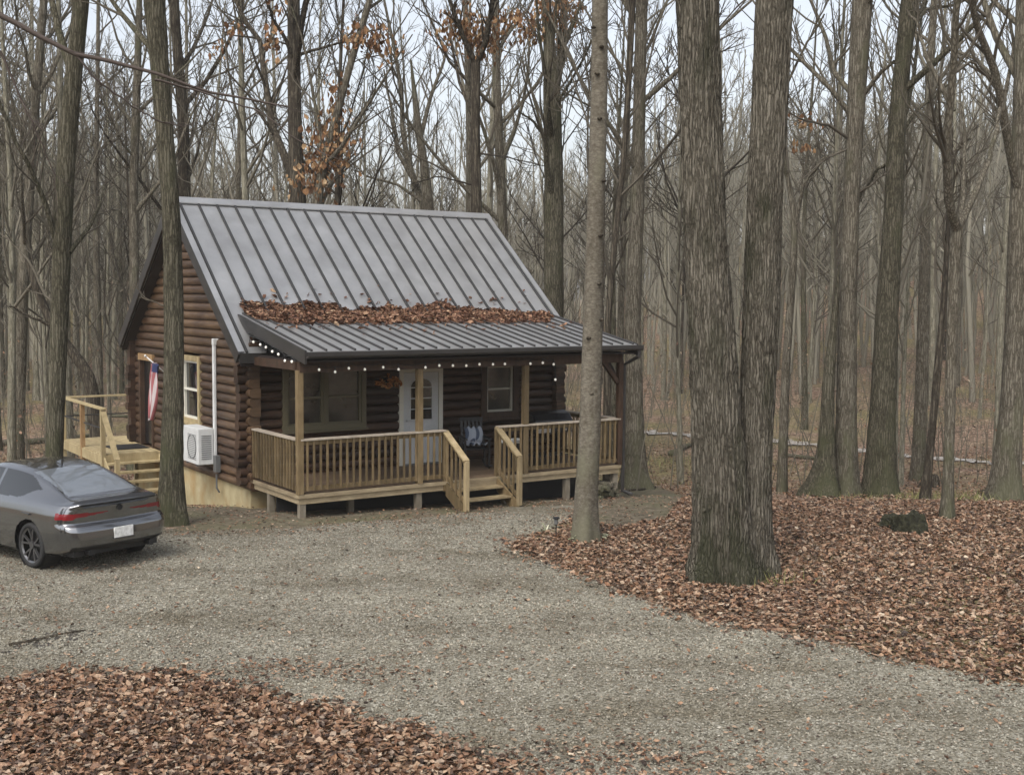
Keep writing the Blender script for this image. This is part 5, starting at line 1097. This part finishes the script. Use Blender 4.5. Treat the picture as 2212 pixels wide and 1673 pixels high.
    V = G.reshape(-1, 3); idx = np.arange(len(V)).reshape(G.shape[0], ncol)
    Q = np.stack([idx[:-1, :-1].ravel(), idx[1:, :-1].ravel(), idx[1:, 1:].ravel(), idx[:-1, 1:].ravel()], 1)
    C = V[Q].mean(1); row = np.repeat(np.arange(G.shape[0] - 1), ncol - 1); tail = row < capn
    x, y, z = C.T; wheelcut = ((np.hypot(x - .98, z - .34) < .385) | (np.hypot(x - 3.72, z - .34) < .385)) & (y > .55)
    belt = np.array([zbelt(max(k, 0)) for k in x])
    roofz = np.array([zroof(max(k, 0)) for k in x]); gr_a = np.array([groof(max(k, 0)) for k in x])
    fr = (z - belt) / (roofz - belt + 1e-6); low = .04 + .5 * sst((1.5 - x) / .55) ** 1.6; hi = .84 - .3 * sst((1.35 - x) / .5)
    side = (~tail) & (y > gr_a - .02) & (fr > low) & (fr < hi) & (x > .93) & (x < 3.32 - (z - belt) * 1.55)
    side &= ~((np.abs(x - 2.08) < .035))
    back = (~tail) & (y < gr_a - .03 + .0 * x) & (x > .47) & (x < 1.42)
    wind = (~tail) & (y < gr_a - .04) & (x > 2.62) & (x < 3.38)
    lamp = ((tail & (y > .18)) | ((~tail) & (x < .42) & (y > .5))) 
    yy = np.where(tail, y, .78 + x); lt = np.clip((yy - .2) / .85, 0, 1); lamp &= (z > .845 - .06 * np.minimum(lt * 1.2, 1)) & (z < .862 + .012 * lt) & (yy < 1.14) & (z > .76)
    spoiler = ((tail & (z > .965)) | ((~tail) & (x < .2) & (z > 1.005) & (y < .68)))
    diff = (tail | (x < .35)) & (z < .40) & (y < .76)
    sill = (z < .25) & (~tail)
    under = (z < .24) & (~tail) & (y < .75)
    lab = np.zeros(len(C), int); lab[side] = 1; lab[back] = 2; lab[wind] = 3; lab[lamp] = 4; lab[spoiler] = 5; lab[diff | sill | under] = 6; lab[wheelcut] = -1
    names = {0: ('body', 'paint'), 1: ('side_window', 'car_glass'), 2: ('rear_window', 'car_glass_rear'), 3: ('windscreen', 'car_glass'), 4: ('tail_light', 'tail'), 5: ('spoiler', 'plastic'), 6: ('lower_trim', 'plastic')}
    body = None
    for kx, (nm, mt) in names.items():
        for sgn in ((1, -1) if kx in (1, 4) else (0,)):
            q = Q[lab == kx]; us, inv = np.unique(q.ravel(), return_inverse=True); v = V[us].copy(); f = inv.reshape(-1, 4)
            if sgn == 1: pass
            elif sgn == -1: v[:, 1] *= -1; f = f[:, ::-1]
            else:
                v2 = v.copy(); v2[:, 1] *= -1; f = np.concatenate([f, f[:, ::-1] + len(v)]); v = np.concatenate([v, v2])
            if kx in (1, 2, 3): pass
            o = np_mesh(nm, v, f, mt, t, smooth=True)
            md = o.modifiers.new('weld', 'WELD'); md.merge_threshold = .0008
            if kx == 0: body = o
    # dark box stands in for the shade inside, so gaps and arches read black
    mb = MB(); mb.box((.15, -.7, .24), (4.4, .7, .7)); mb.build('dark_core', 'plastic', t)
    for wx in (.98, 3.72):
        for sy in (-1, 1):
            mb = MB(); mb.tube([(wx, sy * .6, .34), (wx, sy * .86, .34)], .39, 28, False); mb.build('wheel_well', 'plastic', t)
            wh = MB(); R_ = .335
            prof = [(.70, .21), (.70, .30), (.715, .325), (.75, R_), (.84, R_), (.875, .325), (.885, .30), (.88, .262), (.86, .255)]
            k = 40; vs = []; fs = []
            for i in range(k):
                a = 2 * math.pi * i / k
                for yy_, rr in prof: vs.append((rr * math.cos(a), sy * yy_, rr * math.sin(a)))
            m_ = len(prof)
            for i in range(k):
                for j in range(m_ - 1): i2 = (i + 1) % k; fs.append((i * m_ + j, i * m_ + j + 1, i2 * m_ + j + 1, i2 * m_ + j))
            wh.add(vs, fs); w_o = thing('wheel', (wx, 0, .335), None, None); w_o.parent = t; del_keys = [k_ for k_ in ('label', 'category') if k_ in w_o]
            wh.build('tyre', 'tyre', w_o, True)
            rm = MB()
            for r0, r1, y0 in ((.235, .262, .875),):
                for i in range(40):
                    a, b = 2 * math.pi * i / 40, 2 * math.pi * (i + 1) / 40; rm.add([(r0 * math.cos(a), sy * (y0 - .02), r0 * math.sin(a)), (r1 * math.cos(a), sy * y0, r1 * math.sin(a)), (r1 * math.cos(b), sy * y0, r1 * math.sin(b)), (r0 * math.cos(b), sy * (y0 - .02), r0 * math.sin(b))], [(0, 1, 2, 3)])
            for s5 in range(5):
                a = 2 * math.pi * s5 / 5 + .3
                for da in (-.13, .13): rm.beam((.05 * math.cos(a), sy * .835, .05 * math.sin(a)), (.25 * math.cos(a + da * 1.9), sy * .86, .25 * math.sin(a + da * 1.9)), .026, .03, up=(0, 1, 0))
            rm.tube([(0, sy * .82, 0), (0, sy * .865, 0)], .055, 16); rm.build('rim', 'rim', w_o)
            bd = MB(); bd.tube([(0, sy * .74, 0), (0, sy * .76, 0)], .22, 24); bd.build('brake_disc', 'plastic', w_o)
    # plate, badge, exhausts, reflectors, door seams, handles, mirrors, antenna
    mb = MB(); mb.box((-.052, -.155, .47), (-.03, .155, .62)); p = mb.build('licence_plate', 'plate', t)
    mb = MB(); mb.box((-.055, -.17, .455), (-.04, .17, .468)); mb.build('plate_frame', 'plastic', p)
    mb = MB(); mb.tube([(.045, 0, .89), (.07, 0, .89)], .045, 16); mb.build('badge', 'plastic', t)
    mb = MB(); mb.add([(-.012, -.68, .655), (-.012, .68, .655), (-.03, .6, .645), (-.03, -.6, .645)], [(0, 1, 2, 3)]); 
    for sy in (-1, 1):
        mb = MB(); mb.tube([(.0, sy * .5, .3), (.12, sy * .5, .3)], .045, 14); mb.build('exhaust_tip', 'plastic', t)
        mb = MB(); mb.beam((.95, sy * .912, .80), (1.15, sy * .912, .805), .02, .02); mb.build('door_handle', 'paint', t)
        mb = MB(); mb.beam((2.35, sy * .908, .79), (2.55, sy * .908, .785), .02, .02); mb.build('door_handle', 'paint', t)
        mb = MB(); mb.ball((2.98, sy * 1.0, 1.0), .1, 12, 8, .65); mb.build('side_mirror', 'paint', t, True)
        mb = MB(); mb.ball((4.42, sy * .68, .68), .14, 12, 8, .35); mb.build('headlight', 'headlamp', t, True)
    mb = MB(); mb.prism([(1.55, 1.385), (1.7, 1.41), (1.55, 1.46)], -.015, .015, 'y'); mb.build('antenna', 'paint', t)
    return t
HEAD = math.radians(142)
ct_ = car((-5.93, 17.93, .03), HEAD); ct_.scale = (1.04, 1.04, 1.04)

# ------------------------------------------------------------------ thin damp air
hz = MB(); hz.box((-440, -75, -5), (440, 615, 46)); m = bpy.data.materials.new('haze'); m.use_nodes = True; nt = m.node_tree; nt.nodes.clear()
out = nt.nodes.new("ShaderNodeOutputMaterial"); pv = nt.nodes.new("ShaderNodeVolumePrincipled"); pv.inputs['Color'].default_value = (.9, .9, .88, 1); pv.inputs['Density'].default_value = .0005
nt.links.new(pv.outputs[0], out.inputs['Volume']); M['haze'] = m
tag(hz.build('haze', 'haze'), 'thin pale grey damp air between the trees', kind='stuff')
SC.cycles.volume_bounces = 1
